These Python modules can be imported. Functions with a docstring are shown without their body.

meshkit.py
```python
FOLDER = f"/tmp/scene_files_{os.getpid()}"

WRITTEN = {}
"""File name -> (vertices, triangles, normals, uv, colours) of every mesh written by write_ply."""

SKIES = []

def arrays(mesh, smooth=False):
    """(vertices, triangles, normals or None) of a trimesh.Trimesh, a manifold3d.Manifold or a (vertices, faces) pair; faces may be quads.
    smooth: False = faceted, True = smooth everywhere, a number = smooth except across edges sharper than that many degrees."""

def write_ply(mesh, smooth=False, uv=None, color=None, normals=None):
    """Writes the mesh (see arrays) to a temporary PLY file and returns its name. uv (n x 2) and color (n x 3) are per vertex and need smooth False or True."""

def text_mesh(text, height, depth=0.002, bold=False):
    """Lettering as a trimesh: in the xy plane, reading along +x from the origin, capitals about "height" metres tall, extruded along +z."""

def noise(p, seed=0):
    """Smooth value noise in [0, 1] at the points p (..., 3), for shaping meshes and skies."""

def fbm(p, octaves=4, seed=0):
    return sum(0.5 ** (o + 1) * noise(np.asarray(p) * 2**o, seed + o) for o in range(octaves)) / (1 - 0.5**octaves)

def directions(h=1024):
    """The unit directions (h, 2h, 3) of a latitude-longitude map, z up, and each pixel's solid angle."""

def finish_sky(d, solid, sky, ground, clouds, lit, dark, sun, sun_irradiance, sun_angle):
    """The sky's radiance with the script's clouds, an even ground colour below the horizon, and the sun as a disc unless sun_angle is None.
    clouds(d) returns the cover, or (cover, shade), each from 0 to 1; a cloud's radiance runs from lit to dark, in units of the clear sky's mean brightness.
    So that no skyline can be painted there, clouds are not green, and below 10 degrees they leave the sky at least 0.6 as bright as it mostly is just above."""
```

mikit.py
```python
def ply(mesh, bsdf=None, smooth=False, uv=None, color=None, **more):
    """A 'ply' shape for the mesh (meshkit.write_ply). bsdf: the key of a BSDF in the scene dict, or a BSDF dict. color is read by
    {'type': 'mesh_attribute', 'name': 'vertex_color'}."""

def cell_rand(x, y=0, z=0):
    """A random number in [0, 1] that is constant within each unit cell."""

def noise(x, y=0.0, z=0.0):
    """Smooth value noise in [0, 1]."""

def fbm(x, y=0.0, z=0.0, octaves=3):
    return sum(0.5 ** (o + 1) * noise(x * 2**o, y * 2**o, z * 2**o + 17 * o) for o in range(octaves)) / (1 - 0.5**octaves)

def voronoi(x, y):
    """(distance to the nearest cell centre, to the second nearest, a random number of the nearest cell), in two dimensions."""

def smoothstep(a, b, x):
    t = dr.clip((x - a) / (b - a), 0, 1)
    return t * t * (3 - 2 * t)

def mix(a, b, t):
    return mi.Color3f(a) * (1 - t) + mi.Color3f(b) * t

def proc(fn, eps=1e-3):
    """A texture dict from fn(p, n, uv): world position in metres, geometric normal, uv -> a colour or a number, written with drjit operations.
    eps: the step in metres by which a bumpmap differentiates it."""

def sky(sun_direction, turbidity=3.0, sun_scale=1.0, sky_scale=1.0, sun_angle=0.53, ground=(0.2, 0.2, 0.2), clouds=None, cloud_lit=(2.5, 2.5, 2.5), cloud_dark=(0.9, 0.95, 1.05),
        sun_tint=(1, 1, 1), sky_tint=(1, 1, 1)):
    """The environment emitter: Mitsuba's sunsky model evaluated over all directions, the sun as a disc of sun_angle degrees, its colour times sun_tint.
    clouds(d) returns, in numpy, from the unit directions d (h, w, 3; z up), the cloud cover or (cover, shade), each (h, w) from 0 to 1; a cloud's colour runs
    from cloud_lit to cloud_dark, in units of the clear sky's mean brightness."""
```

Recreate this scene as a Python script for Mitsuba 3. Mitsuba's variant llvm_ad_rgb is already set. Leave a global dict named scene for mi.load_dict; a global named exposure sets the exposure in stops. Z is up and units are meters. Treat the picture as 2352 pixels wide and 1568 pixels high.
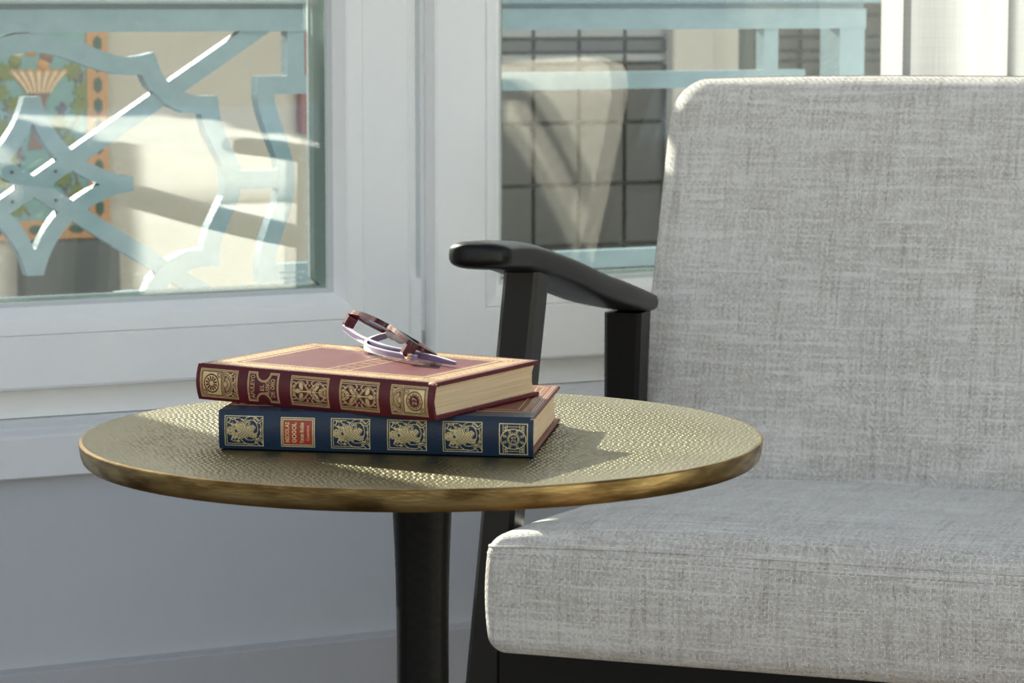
import math
import numpy as np, trimesh, drjit as dr, mitsuba as mi, mikit, meshkit
import manifold3d as m3
import shapely
from shapely.geometry import Polygon, LineString, Point, box as sbox, MultiPolygon
from shapely import affinity
from shapely.ops import unary_union
from mikit import proc, noise, fbm, cell_rand, smoothstep, mix

T = mi.ScalarTransform4f
rng = np.random.default_rng(7)
scene, labels = {}, {}

# ------------------------------------------------------------------ camera, sky, sun, exposure
FPX, PITCH, EYE = 6800.0, math.atan(784 / 6800.0), np.array([0.0, 0.0, 0.87])
look = np.array([0.0, math.cos(PITCH), -math.sin(PITCH)])
scene['camera'] = {'type': 'thinlens', 'fov': math.degrees(2 * math.atan(1176 / FPX)), 'fov_axis': 'x',
                   'aperture_radius': 0.0022, 'focus_distance': 2.2,
                   'to_world': T().look_at(origin=EYE.tolist(), target=(EYE + look).tolist(), up=[0, 0, 1])}
SUN = np.array([-0.517, 0.741, 0.424])
scene['sky'] = mikit.sky(SUN, turbidity=3.0, sun_scale=1.4, sky_scale=1.0, ground=(0.14, 0.13, 0.12),
                         sun_tint=(0.80, 1.0, 1.36), sky_tint=(1.37, 0.985, 0.755))
exposure = 3.65

# ------------------------------------------------------------------ materials
def rgb(r, g, b):
    return {'type': 'rgb', 'value': [r, g, b]}
def srgb(r, g, b):
    f = lambda c: c / 12.92 if c <= 0.04045 else ((c + 0.055) / 1.055) ** 2.4
    return tuple(f(c / 255.0) for c in (r, g, b))
def pri(name, color, rough=0.5, **k):
    col = color if isinstance(color, dict) else rgb(*color)
    scene[name] = {'type': 'twosided', 'bsdf': {'type': 'principled', 'base_color': col, 'roughness': rough, **k}}
def pri_bump(name, color, rough, height, scale, eps=2e-4, **k):
    col = color if isinstance(color, dict) else rgb(*color)
    scene[name] = {'type': 'twosided', 'bsdf': {'type': 'bumpmap', 'arbitrary': proc(height, eps), 'scale': scale,
                   'bsdf': {'type': 'principled', 'base_color': col, 'roughness': rough, **k}}}

pri('m_pvc', (0.86, 0.86, 0.855), 0.32, specular=0.5)
pri('m_gasket', (0.58, 0.60, 0.61), 0.5)
pri('m_spacer', (0.20, 0.27, 0.24), 0.4)
pri('m_spacer_edge', (0.72, 0.78, 0.74), 0.4)
pri('m_sill', (0.72, 0.725, 0.74), 0.45)
pri_bump('m_wall', (0.49, 0.50, 0.535), 0.75, lambda p, n, uv: fbm(p.x * 160, p.y * 160, p.z * 160, 2), 0.0004, 1e-3)
pri('m_skirt', (0.42, 0.415, 0.44), 0.5)
pri('m_room', (0.80, 0.79, 0.77), 0.8)
pri('m_ceiling', (0.85, 0.85, 0.84), 0.9)
def floor_col(p, n, uv):
    row = dr.floor(p.x / 0.14)
    t = cell_rand(row, dr.floor((p.y + cell_rand(row) * 1.3) / 1.3))
    g = fbm(p.x * 60, p.y * 4, 3)
    return mix((0.10, 0.065, 0.04), (0.19, 0.125, 0.08), 0.5 * t + 0.5 * g)
pri('m_floor', proc(floor_col), 0.4)
pri('m_facade', (0.80, 0.77, 0.70), 0.8)
pri('m_outfloor', (0.52, 0.50, 0.45), 0.8)
scene['m_pane'] = {'type': 'thindielectric', 'int_ior': 1.52, 'specular_transmittance': rgb(0.95, 0.97, 0.96)}
pri('m_etch', (0.95, 0.96, 0.95), 0.6)

def teal_col(p, n, uv):
    a = fbm(p.x * 40, p.y * 40, p.z * 40, 3)
    return mix((0.125, 0.20, 0.235), (0.165, 0.25, 0.285), a)
pri_bump('m_teal', proc(teal_col), 0.36, lambda p, n, uv: fbm(p.x * 220, p.y * 220, p.z * 220, 3), 0.0006, 5e-4, specular=0.5)
pri('m_rust', (0.05, 0.05, 0.05), 0.6)
def cream_col(p, n, uv):
    a = fbm(p.x * 3, p.y * 3, p.z * 5, 4)
    return mix((0.33, 0.305, 0.255), (0.40, 0.375, 0.32), a)
pri('m_cream', proc(cream_col), 0.85)
pri('m_aqua', proc(lambda p, n, uv: mix((0.10, 0.20, 0.195), (0.15, 0.27, 0.26), fbm(p.x * 30, p.y * 30, p.z * 30))), 0.3)
pri('m_orange', (0.36, 0.19, 0.085), 0.3)
pri('m_green_dark', (0.03, 0.07, 0.05), 0.3)
pri('m_leaf', (0.12, 0.15, 0.05), 0.35)
pri('m_grape', (0.11, 0.10, 0.14), 0.3)
pri('m_ivory', (0.48, 0.42, 0.31), 0.35)
pri('m_brown', (0.16, 0.09, 0.07), 0.4)
pri('m_plinth', (0.075, 0.085, 0.085), 0.6)
pri('m_maroon', (0.17, 0.055, 0.06), 0.5)
def tile_mat(name, a, b):
    pri(name, proc(lambda p, n, uv: mix(a, b, fbm(p.x * 9, p.y * 9, p.z * 9, 3))), 0.35)
tile_mat('m_tile_dark', (0.012, 0.017, 0.015), (0.021, 0.026, 0.023))
tile_mat('m_tile_dark_warm', (0.015, 0.018, 0.015), (0.025, 0.028, 0.023))
tile_mat('m_tile_pale', (0.13, 0.14, 0.135), (0.18, 0.19, 0.175))
pri('m_grout', (0.055, 0.065, 0.06), 0.8)

# brass: the top carries a woven relief of short strokes, the rim is smooth and worn
TC = (-0.0596, 1.9393)
def brass_h(p, n, uv):
    x, y = p.x - TC[0], p.y - TC[1]
    wx = x + 0.006 * fbm(x * 14, y * 9, 1.0, 2)
    wy = y + 0.16 * x + 0.03 * fbm(x * 9, y * 9, 5.0, 2)
    r = dr.floor(wy / 0.0066)
    fy = wy / 0.0066 - r
    c = wx / 0.0038 + 0.5 * r + 0.35 * cell_rand(r, 7)
    fx = c - dr.floor(c)
    amp = 0.45 + 0.55 * cell_rand(dr.floor(c), r)
    bump = dr.sin(fx * math.pi) * dr.sin(fy * math.pi)
    rad = dr.sqrt(x * x + y * y)
    edge = 1 - smoothstep(0.17, 0.215, rad)
    return (amp * bump * (0.35 + 0.65 * edge) + 0.25 * noise(x * 900, y * 260, 0))
def brass_c(p, n, uv):
    a = fbm(p.x * 22, p.y * 22, p.z * 22, 3)
    return mix((0.215, 0.19, 0.105), (0.29, 0.255, 0.145), a)
pri_bump('m_brass_top', proc(brass_c), 0.40, brass_h, 0.00085, 3e-4, metallic=1.0)
def rim_c(p, n, uv):
    a = fbm(p.x * 35, p.y * 35, p.z * 120, 4)
    return mix((0.20, 0.125, 0.045), (0.58, 0.42, 0.18), smoothstep(0.25, 0.72, a))
def rim_h(p, n, uv):
    ang = dr.atan2(p.y - TC[1], p.x - TC[0])
    return fbm(ang * 40 + p.z * 700, p.z * 1500 - ang * 12, 2.0, 3)
pri_bump('m_brass_rim', proc(rim_c), 0.34, rim_h, 0.00012, 4e-4, metallic=1.0)
pri_bump('m_black_metal', (0.004, 0.004, 0.004), 0.38, lambda p, n, uv: fbm(p.x * 250, p.y * 250, p.z * 250, 3), 0.00025, 5e-4, specular=0.2)
pri('m_black_wood', proc(lambda p, n, uv: mix((0.004, 0.0035, 0.003), (0.008, 0.0065, 0.006), fbm(p.x * 40, p.y * 40, p.z * 8, 3))), 0.34, specular=0.28)

# linen weave of the armchair, in the chair's own axes
A2 = math.radians(19.5)
E1, E2 = np.array([math.cos(A2), -math.sin(A2), 0]), np.array([math.sin(A2), math.cos(A2), 0])
CK = 1.17
F0 = np.array([-0.0211, 2.237, 0.0]) * CK
PITCHW = 0.0016
def weave_ab(p, n):
    x = (p.x - F0[0]) * E1[0] + (p.y - F0[1]) * E1[1]
    y = (p.x - F0[0]) * E2[0] + (p.y - F0[1]) * E2[1]
    nx = dr.abs(n.x * E1[0] + n.y * E1[1]); ny = dr.abs(n.x * E2[0] + n.y * E2[1]); nz = dr.abs(n.z)
    side = (nx > ny) & (nx > nz)
    top = (nz >= nx) & (nz > ny)
    a = dr.select(side, y, x)
    b = dr.select(top, y, p.z)
    return a, b
def fabric_c(p, n, uv):
    a, b = weave_ab(p, n)
    X, Y = a / PITCHW, b / PITCHW
    ix, iy = dr.floor(X), dr.floor(Y)
    warp = 0.55 * cell_rand(ix, dr.floor(Y / 17 + 9 * cell_rand(ix, 3)), 1) + 0.45 * cell_rand(ix, dr.floor(Y / 5), 2)
    weft = 0.55 * cell_rand(iy, dr.floor(X / 23 + 9 * cell_rand(iy, 4)), 5) + 0.45 * cell_rand(iy, dr.floor(X / 6), 6)
    k = ix + iy
    q = k - 4 * dr.floor(k / 4)
    fx, fy = X - ix, Y - iy
    over = q < 2
    t = dr.select(over, warp, weft)
    gap = dr.select(over, dr.sin(fx * math.pi), dr.sin(fy * math.pi))
    t = 0.75 * t + 0.25 * cell_rand(ix, iy, 9)
    slub = smoothstep(0.62, 0.85, noise(X / 34, Y / 1.6, 2)) * 0.22 - smoothstep(0.66, 0.9, noise(X / 1.6, Y / 26, 7)) * 0.16
    big = fbm(a * 18, b * 26, 1, 3) - 0.5
    t = dr.clip(t + slub + 0.25 * big + 0.2, 0, 1) * (0.35 + 0.65 * smoothstep(0.0, 0.65, gap))
    return mix((0.25, 0.20, 0.155), (0.90, 0.86, 0.81), 0.14 + 0.88 * t)
def fabric_h(p, n, uv):
    a, b = weave_ab(p, n)
    X, Y = a / PITCHW, b / PITCHW
    k = dr.floor(X) + dr.floor(Y)
    q = k - 4 * dr.floor(k / 4)
    fx, fy = X - dr.floor(X), Y - dr.floor(Y)
    h = dr.select(q < 2, dr.sin(fx * math.pi), dr.sin(fy * math.pi))
    return h + 0.5 * noise(X * 1.7, Y * 1.7, 4)
pri_bump('m_fabric', proc(fabric_c), 0.9, fabric_h, 0.00042, 2e-4, sheen=0.4, specular=0.15)
pri('m_piping', (0.50, 0.48, 0.46), 0.9)
pri('m_stitch', (0.20, 0.19, 0.18), 0.9)

# leather, gilding, paper
def leather(name, a, b, rough):
    pri_bump(name, proc(lambda p, n, uv: mix(a, b, fbm(p.x * 70, p.y * 70, p.z * 70, 3))), rough,
             lambda p, n, uv: fbm(p.x * 1100, p.y * 1100, p.z * 1100, 2), 0.00012, 2e-4, specular=0.35, clearcoat=0.08, clearcoat_gloss=0.7)
leather('m_red_leather', (0.085, 0.008, 0.012), (0.125, 0.012, 0.018), 0.42)
leather('m_brown_leather', (0.12, 0.024, 0.016), (0.17, 0.04, 0.026), 0.42)
leather('m_blue_leather', (0.004, 0.013, 0.034), (0.008, 0.024, 0.058), 0.40)
pri('m_label_red', (0.33, 0.035, 0.018), 0.4)
pri('m_gold', proc(lambda p, n, uv: mix((0.58, 0.42, 0.17), (0.86, 0.68, 0.34), fbm(p.x * 160, p.y * 160, p.z * 160, 3))), 0.36, metallic=0.3)
pri('m_gold_cover', proc(lambda p, n, uv: mix((0.40, 0.25, 0.13), (0.62, 0.45, 0.24), fbm(p.x * 160, p.y * 160, p.z * 160, 3))), 0.4, metallic=0.3)
def page_c(p, n, uv):
    t = 0.6 * noise(p.z * 4200, p.x * 25, p.y * 25) + 0.4 * noise(p.z * 1300, p.x * 12, p.y * 12)
    return mix((0.56, 0.37, 0.20), (0.80, 0.60, 0.37), t)
pri_bump('m_pages', proc(page_c), 0.8, lambda p, n, uv: noise(p.z * 3800, p.x * 20, p.y * 20), 0.0002, 1e-4)
pri('m_wear', (0.62, 0.40, 0.26), 0.9)
pri('m_acetate', (0.065, 0.006, 0.014), 0.14, specular=0.4, clearcoat=0.3)
pri('m_nose_pad', (0.45, 0.42, 0.40), 0.15)
pri('m_acetate_top', (0.028, 0.018, 0.020), 0.14, specular=0.4, clearcoat=0.3)
pri('m_lilac', (0.20, 0.14, 0.26), 0.25, specular=0.6, clearcoat=0.6)
pri('m_white_edge', (0.55, 0.53, 0.56), 0.2, specular=0.6)
pri('m_hinge', (0.80, 0.66, 0.42), 0.25, metallic=1.0)
scene['m_lens'] = {'type': 'thindielectric', 'int_ior': 1.5}
def linen_c(p, n, uv):
    t = 0.5 * noise(uv.x * 900, uv.y * 30, 1) + 0.5 * noise(uv.x * 25, uv.y * 1500, 3)
    return mix((0.37, 0.38, 0.385), (0.45, 0.45, 0.45), t)
scene['m_curtain'] = {'type': 'principledthin', 'base_color': proc(linen_c), 'roughness': 0.9, 'diff_trans': 1.0, 'spec_trans': 0.0}

# ------------------------------------------------------------------ helpers
def num(key):
    if key not in scene and key not in labels: return key
    k = 1
    while f'{key}_{k:03d}' in scene or f'{key}_{k:03d}' in labels: k += 1
    return f'{key}_{k:03d}'
def thing(name, label, cat, group=None):
    key = num(name); labels[key] = {'label': label, 'category': cat}
    if group: labels[key]['group'] = group
    return key
def struct(name, label=None):
    labels[name] = {'kind': 'structure'}
    if label: labels[name]['label'] = label
    return name
def obj(name, mesh, mat, parent=None, smooth=False, label=None, uv=None):
    key = num(parent + '__' + name) if parent else (name if name not in scene else num(name))
    scene[key] = mikit.ply(mesh, mat, smooth, uv=uv)
    if label: labels.setdefault(key, {})['label'] = label
    return key
def bx(a, b, c=0.0):
    """a box between two corners, chamfered by c"""
    a, b = np.minimum(a, b).astype(float), np.maximum(a, b).astype(float)
    if c <= 0:
        return trimesh.creation.box(bounds=[a, b])
    pts = []
    for i in range(3):
        q0, q1 = a + c, b - c
        q0[i], q1[i] = a[i], b[i]
        pts += [[(q0, q1)[x][0], (q0, q1)[y][1], (q0, q1)[z][2]] for x in (0, 1) for y in (0, 1) for z in (0, 1)]
    return trimesh.convex.convex_hull(np.array(pts))
def cat(ms): return trimesh.util.concatenate(ms)
def xf(mesh, o, ex, ey, ez):
    m = mesh.copy()
    v = np.asarray(m.vertices)
    m.vertices = np.asarray(o) + v[:, :1] * ex + v[:, 1:2] * ey + v[:, 2:3] * ez
    if np.dot(np.cross(ex, ey), ez) < 0: m.invert()
    return m
def extrude(poly, h):
    polys = [g for g in getattr(poly, 'geoms', [poly]) if g.geom_type == 'Polygon' and g.area > 1e-12]
    return cat([trimesh.creation.extrude_polygon(g, h, engine='earcut') for g in polys])
def lathe(profile, sec=96):
    return trimesh.creation.revolve(np.array(profile, float), sections=sec)
def catmull(pts, n=8, closed=False):
    p = np.asarray(pts, float)
    q = np.vstack([p[-1], p, p[:2]]) if closed else np.vstack([2 * p[0] - p[1], p, 2 * p[-1] - p[-2]])
    out = []
    for i in range(1, len(q) - 2):
        t = np.linspace(0, 1, n, endpoint=False)[:, None]
        a, b, c, d = q[i - 1], q[i], q[i + 1], q[i + 2]
        out.append(0.5 * (2 * b + (c - a) * t + (2 * a - 5 * b + 4 * c - d) * t ** 2 + (3 * b - a - 3 * c + d) * t ** 3))
    if not closed: out.append(p[-1:])
    return np.vstack(out)
def loft(rings, cap=True):
    """rings: list of (k,3) loops of equal length"""
    k = len(rings[0]); v = np.vstack(rings); f = []
    for i in range(len(rings) - 1):
        for j in range(k):
            a, b = i * k + j, i * k + (j + 1) % k
            f += [[a, b, b + k], [a, b + k, a + k]]
    v = list(v)
    if cap:
        for i, flip in ((0, True), (len(rings) - 1, False)):
            c = len(v); v.append(np.mean(rings[i], 0))
            for j in range(k):
                t = [i * k + j, i * k + (j + 1) % k, c]
                f.append(t[::-1] if flip else t)
    m = trimesh.Trimesh(np.array(v), np.array(f), process=False)
    if m.volume < 0: m.invert()
    return m
def tube(path, r, sides=8, up=(0, 0, 1)):
    p = np.asarray(path, float)
    t = np.gradient(p, axis=0); t /= np.linalg.norm(t, axis=1, keepdims=True)
    a = np.cross(t, up); a /= np.linalg.norm(a, axis=1, keepdims=True) + 1e-12
    b = np.cross(a, t)
    ang = np.arange(sides) * 2 * math.pi / sides
    r = np.broadcast_to(r, (len(p),))
    return loft([p[i] + r[i] * (np.cos(ang)[:, None] * a[i] + np.sin(ang)[:, None] * b[i]) for i in range(len(p))])
def superloop(w, h, n=28, e=4.0):
    t = np.arange(n) * 2 * math.pi / n
    c, s = np.cos(t), np.sin(t)
    return np.stack([0.5 * w * np.sign(c) * np.abs(c) ** (2 / e), 0.5 * h * np.sign(s) * np.abs(s) ** (2 / e)], 1)
def rounded_grid(size, r, n=(24, 24, 10)):
    """a rounded box 0..size with a regular grid on every face, welded"""
    size = np.asarray(size, float); r = np.broadcast_to(r, (3,)).astype(float)
    def axis(k):
        inner = np.linspace(r[k], size[k] - r[k], n[k])
        arc = r[k] * (1 - np.cos(np.linspace(0, math.pi / 2, 7)))
        e = r[k] * np.tan(np.linspace(-math.pi / 4, 0, 6))[:-1] + r[k]
        return np.concatenate([e, inner, size[k] - e[::-1]])
    ax = [axis(k) for k in range(3)]
    V, Fc, off = [], [], 0
    for k in range(3):
        i, j = [(1, 2), (2, 0), (0, 1)][k]
        A, B = np.meshgrid(ax[i], ax[j], indexing='ij')
        na, nb = A.shape
        idx = np.arange(na * nb).reshape(na, nb)
        q = np.stack([idx[:-1, :-1], idx[1:, :-1], idx[1:, 1:], idx[:-1, 1:]], -1).reshape(-1, 4)
        for side in (0, 1):
            P = np.zeros((na * nb, 3)); P[:, i] = A.ravel(); P[:, j] = B.ravel(); P[:, k] = size[k] * side
            f = q if side else q[:, ::-1]
            V.append(P); Fc.append(f + off); off += len(P)
    V, Fc = np.vstack(V), np.vstack(Fc)
    c = np.clip(V, r, size - r)
    d = (V - c) / r
    l = np.linalg.norm(d, axis=1, keepdims=True)
    V = c + np.where(l > 0, d / np.maximum(l, 1e-9), 0) * r
    m = trimesh.Trimesh(V, np.vstack([Fc[:, [0, 1, 2]], Fc[:, [0, 2, 3]]]), process=False)
    m.merge_vertices(digits_vertex=6)
    m.update_faces(m.nondegenerate_faces())
    return m

# ------------------------------------------------------------------ window wall: u along the wall, v outwards, z up
TH = math.radians(26.5)
WU, WV, WZ = np.array([math.cos(TH), math.sin(TH), 0]), np.array([-math.sin(TH), math.cos(TH), 0]), np.array([0, 0, 1.0])
WO = np.array([-0.35087, 3.20247, 0.0])
def wall_xf(m): return xf(m, WO, WU, WV, WZ)
def wbx(u0, u1, v0, v1, z0, z1, c=0.0): return wall_xf(bx((u0, v0, z0), (u1, v1, z1), c))
def wpoly(poly, v0, v1):
    """a polygon in (u, z) as a board from v0 to v1"""
    m = extrude(poly, v1 - v0)
    v = np.asarray(m.vertices)
    m.vertices = np.stack([v[:, 0], v0 + v[:, 2], v[:, 1]], 1)
    m.invert()
    return wall_xf(m)

UL, UR, ZT = -0.76, 1.32, 2.48          # the opening
obj('floor', wbx(-2.6, 3.2, -4.6, 0.0, -0.06, 0.0), 'm_floor'); struct('floor')
obj('ceiling', wbx(-2.7, 3.3, -1.7, 0.24, 2.62, 2.72), 'm_ceiling'); struct('ceiling')
struct('wall_window', 'white painted wall below and around the window')
obj('wall_window', cat([wbx(-2.6, 3.2, 0.0, 0.24, 0.0, 0.40), wbx(-2.6, UL, 0.0, 0.24, 0.40, 2.62), wbx(UR, 3.2, 0.0, 0.24, 0.40, 2.62),
                        wbx(UL, UR, 0.0, 0.24, ZT, 2.62)]), 'm_wall')
obj('wall_left', wbx(-2.7, -2.6, -0.9, 0.24, 0.0, 2.62), 'm_room'); struct('wall_left')
obj('wall_right', wbx(3.2, 3.3, -2.2, 0.24, 0.0, 2.62), 'm_room'); struct('wall_right')
struct('baseboard_window', 'painted skirting board along the foot of the window wall')
sk = Polygon([(0, 0), (-0.014, 0), (-0.014, 0.1535), (-0.0115, 0.1555), (0, 0.1585)])
def wprofile(poly, u0, u1):
    m = extrude(poly, u1 - u0)
    v = np.asarray(m.vertices)
    m.vertices = np.stack([u0 + v[:, 2], v[:, 0], v[:, 1]], 1)
    if m.volume < 0: m.invert()
    return wall_xf(m)
obj('baseboard_window', wprofile(sk, -2.6, 3.2), 'm_skirt')
struct('trim_1', 'white window board with a moulded ledge under the frame')
t1 = [(0.04, 0.366), (-0.018, 0.366), (-0.022, 0.368), (-0.022, 0.409), (-0.0195, 0.4125), (-0.013, 0.4165), (-0.010, 0.4195), (0.0, 0.4235), (0.011, 0.4262), (0.04, 0.4275)]
obj('trim_1', wprofile(Polygon(t1), UL - 0.04, UR + 0.04), 'm_sill')

# fixed frame, then two sashes with mitred members
def mitred(u0, u1, z0, z1, prof, names=('rail', 'stile', 'rail', 'stile')):
    """prof: (d, v) points, d outwards from the rectangle; returns bottom, right, top, left members"""
    prof = np.asarray(prof, float)
    L = lambda d, v: [np.array([u0 - d, v, z0 - d]), np.array([u1 + d, v, z0 - d]), np.array([u1 + d, v, z1 + d]), np.array([u0 - d, v, z1 + d])]
    c = np.array([L(d, v) for d, v in prof])
    out = []
    for k in range(4):
        out.append(wall_xf(loft([c[:, k], c[:, (k + 1) % 4]])))
    return out
struct('trim_2', 'white fixed window frame with the centre post between the two sashes')
obj('rail', wbx(UL, UR, 0.010, 0.07, 0.4275, 0.50), 'm_pvc', 'trim_2')
obj('rail', wbx(UL, UR, -0.008, 0.07, ZT - 0.06, ZT), 'm_pvc', 'trim_2')
obj('stile', wbx(UL, UL + 0.06, -0.008, 0.07, 0.50, ZT - 0.06), 'm_pvc', 'trim_2')
obj('stile', wbx(UR - 0.06, UR, -0.008, 0.07, 0.50, ZT - 0.06), 'm_pvc', 'trim_2')
obj('centre_post', wbx(0.19, 0.345, -0.008, 0.07, 0.50, ZT - 0.06, 0.001), 'm_pvc', 'trim_2')
obj('joint_strip', wbx(0.2675, 0.2725, -0.0095, -0.007, 0.50, ZT - 0.06), 'm_gasket', 'trim_2', label='dark grey joint strip in the centre post')
GB = 0.5535                             # lower edge of the glass as seen
def sash(name, label, g0, g1, d_bead, d_sash):
    struct(name, label)
    gz0, gz1 = GB, 2.38
    db, ds = d_bead, d_sash
    gask = [(0.0, -0.009), (0.0, -0.016), (0.0045, -0.0195), (0.0045, -0.009)]
    bead = [(0.0045, -0.009), (0.0045, -0.0195), (0.0145, -0.0335), (0.0175, -0.0350), (db - 0.0012, -0.0358), (db, -0.0345), (db, -0.009)]
    face = [(db, 0.055), (db, -0.0340), (db + 0.0015, -0.0350), (ds - 0.004, -0.0350), (ds - 0.001, -0.0338), (ds, -0.0310), (ds, -0.009), (ds - 0.012, -0.009), (ds - 0.012, 0.055)]
    for mesh, nm in zip(mitred(g0, g1, gz0, gz1, face), ('sash_rail', 'sash_stile', 'sash_rail', 'sash_stile')):
        obj(nm, mesh, 'm_pvc', name, 20)
    for mesh in mitred(g0, g1, gz0, gz1, bead): obj('glazing_bead', mesh, 'm_pvc', name, 25)
    for mesh in mitred(g0, g1, gz0, gz1, gask): obj('gasket', mesh, 'm_gasket', name, label=None)
    for k in range(4):
        d = -0.0022 if k % 2 == 0 else -0.0098
        spc = [(d, 0.001), (d, 0.017), (0.004, 0.017), (0.004, 0.001)]
        sed = [(d - 0.0011, 0.012), (d - 0.0011, 0.017), (d, 0.017), (d, 0.012)]
        obj('spacer_bar', mitred(g0, g1, gz0, gz1, spc)[k], 'm_spacer', name)
        obj('spacer_edge', mitred(g0, g1, gz0, gz1, sed)[k], 'm_spacer_edge', name, label='pale edge of the glazing spacer')
    e = 0.003
    for vv in (-0.004, 0.020):
        q = trimesh.Trimesh([[g0 - e, vv, gz0 - e], [g1 + e, vv, gz0 - e], [g1 + e, vv, gz1 + e], [g0 - e, vv, gz1 + e]], [[0, 1, 2], [0, 2, 3]], process=False)
        obj('pane', wall_xf(q), 'm_pane', name)
G1R, G2L = 0.1575, 0.3700
sash('window_1', 'left white window sash with clear double glazing', -0.615, G1R, 0.0335, 0.0915)
sash('window_2', 'right white window sash behind the armchair', G2L, 1.17, 0.0280, 0.0915)
obj('hinge_keep', wbx(0.2535, 0.2695, -0.020, -0.008, 0.46, 0.5605, 0.0015), 'm_pvc', 'trim_2', label='small white keep block in the gap between the sashes')
def glass_text(s, h, u, z):
    m = meshkit.text_mesh(s, h, 0.0003)
    v = np.asarray(m.vertices)
    m.vertices = np.stack([u + v[:, 0], -0.0052 + 0 * v[:, 0] + v[:, 2], z + v[:, 1]], 1)
    return wall_xf(m)
obj('etched_lettering', cat([glass_text('neoCLIMALIT PLUS', 0.0023, 0.1035, 0.5712), glass_text('17812 - 20 - 01', 0.0023, 0.1048, 0.5648)]), 'm_etch', 'window_1', label='tiny white lettering on the glass near the corner')

# ------------------------------------------------------------------ outdoors
obj('floor_balcony', wbx(-3.0, 4.5, 0.24, 2.2, -0.08, 0.0), 'm_outfloor'); struct('floor_balcony')
VB = 2.2
struct('wall_opposite', 'cream rendered parapet wall across the balcony')
obj('wall_opposite', cat([wbx(-3.0, 1.44, VB, VB + 0.15, 0.0, 1.16), wbx(1.44, 4.5, VB + 0.03, VB + 0.15, 0.0, 1.16)]), 'm_cream')
obj('grout_bed', wbx(1.44, 4.5, VB + 0.018, VB + 0.030, 0.0, 1.16), 'm_grout', 'wall_opposite')
obj('pier', wbx(1.8357, 1.93, VB - 0.03, VB + 0.018, 0.0, 1.16, 0.004), 'm_cream', 'wall_opposite')
obj('pier', wbx(1.93, 2.0, VB - 0.012, VB + 0.018, 0.0, 1.16, 0.004), 'm_cream', 'wall_opposite')
tiles = {}
ux = [1.4425, 1.5358, 1.6375, 1.7408, 1.8440, 1.947, 2.050, 2.153, 2.256, 2.36, 2.463, 2.566, 2.67, 2.773]
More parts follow.
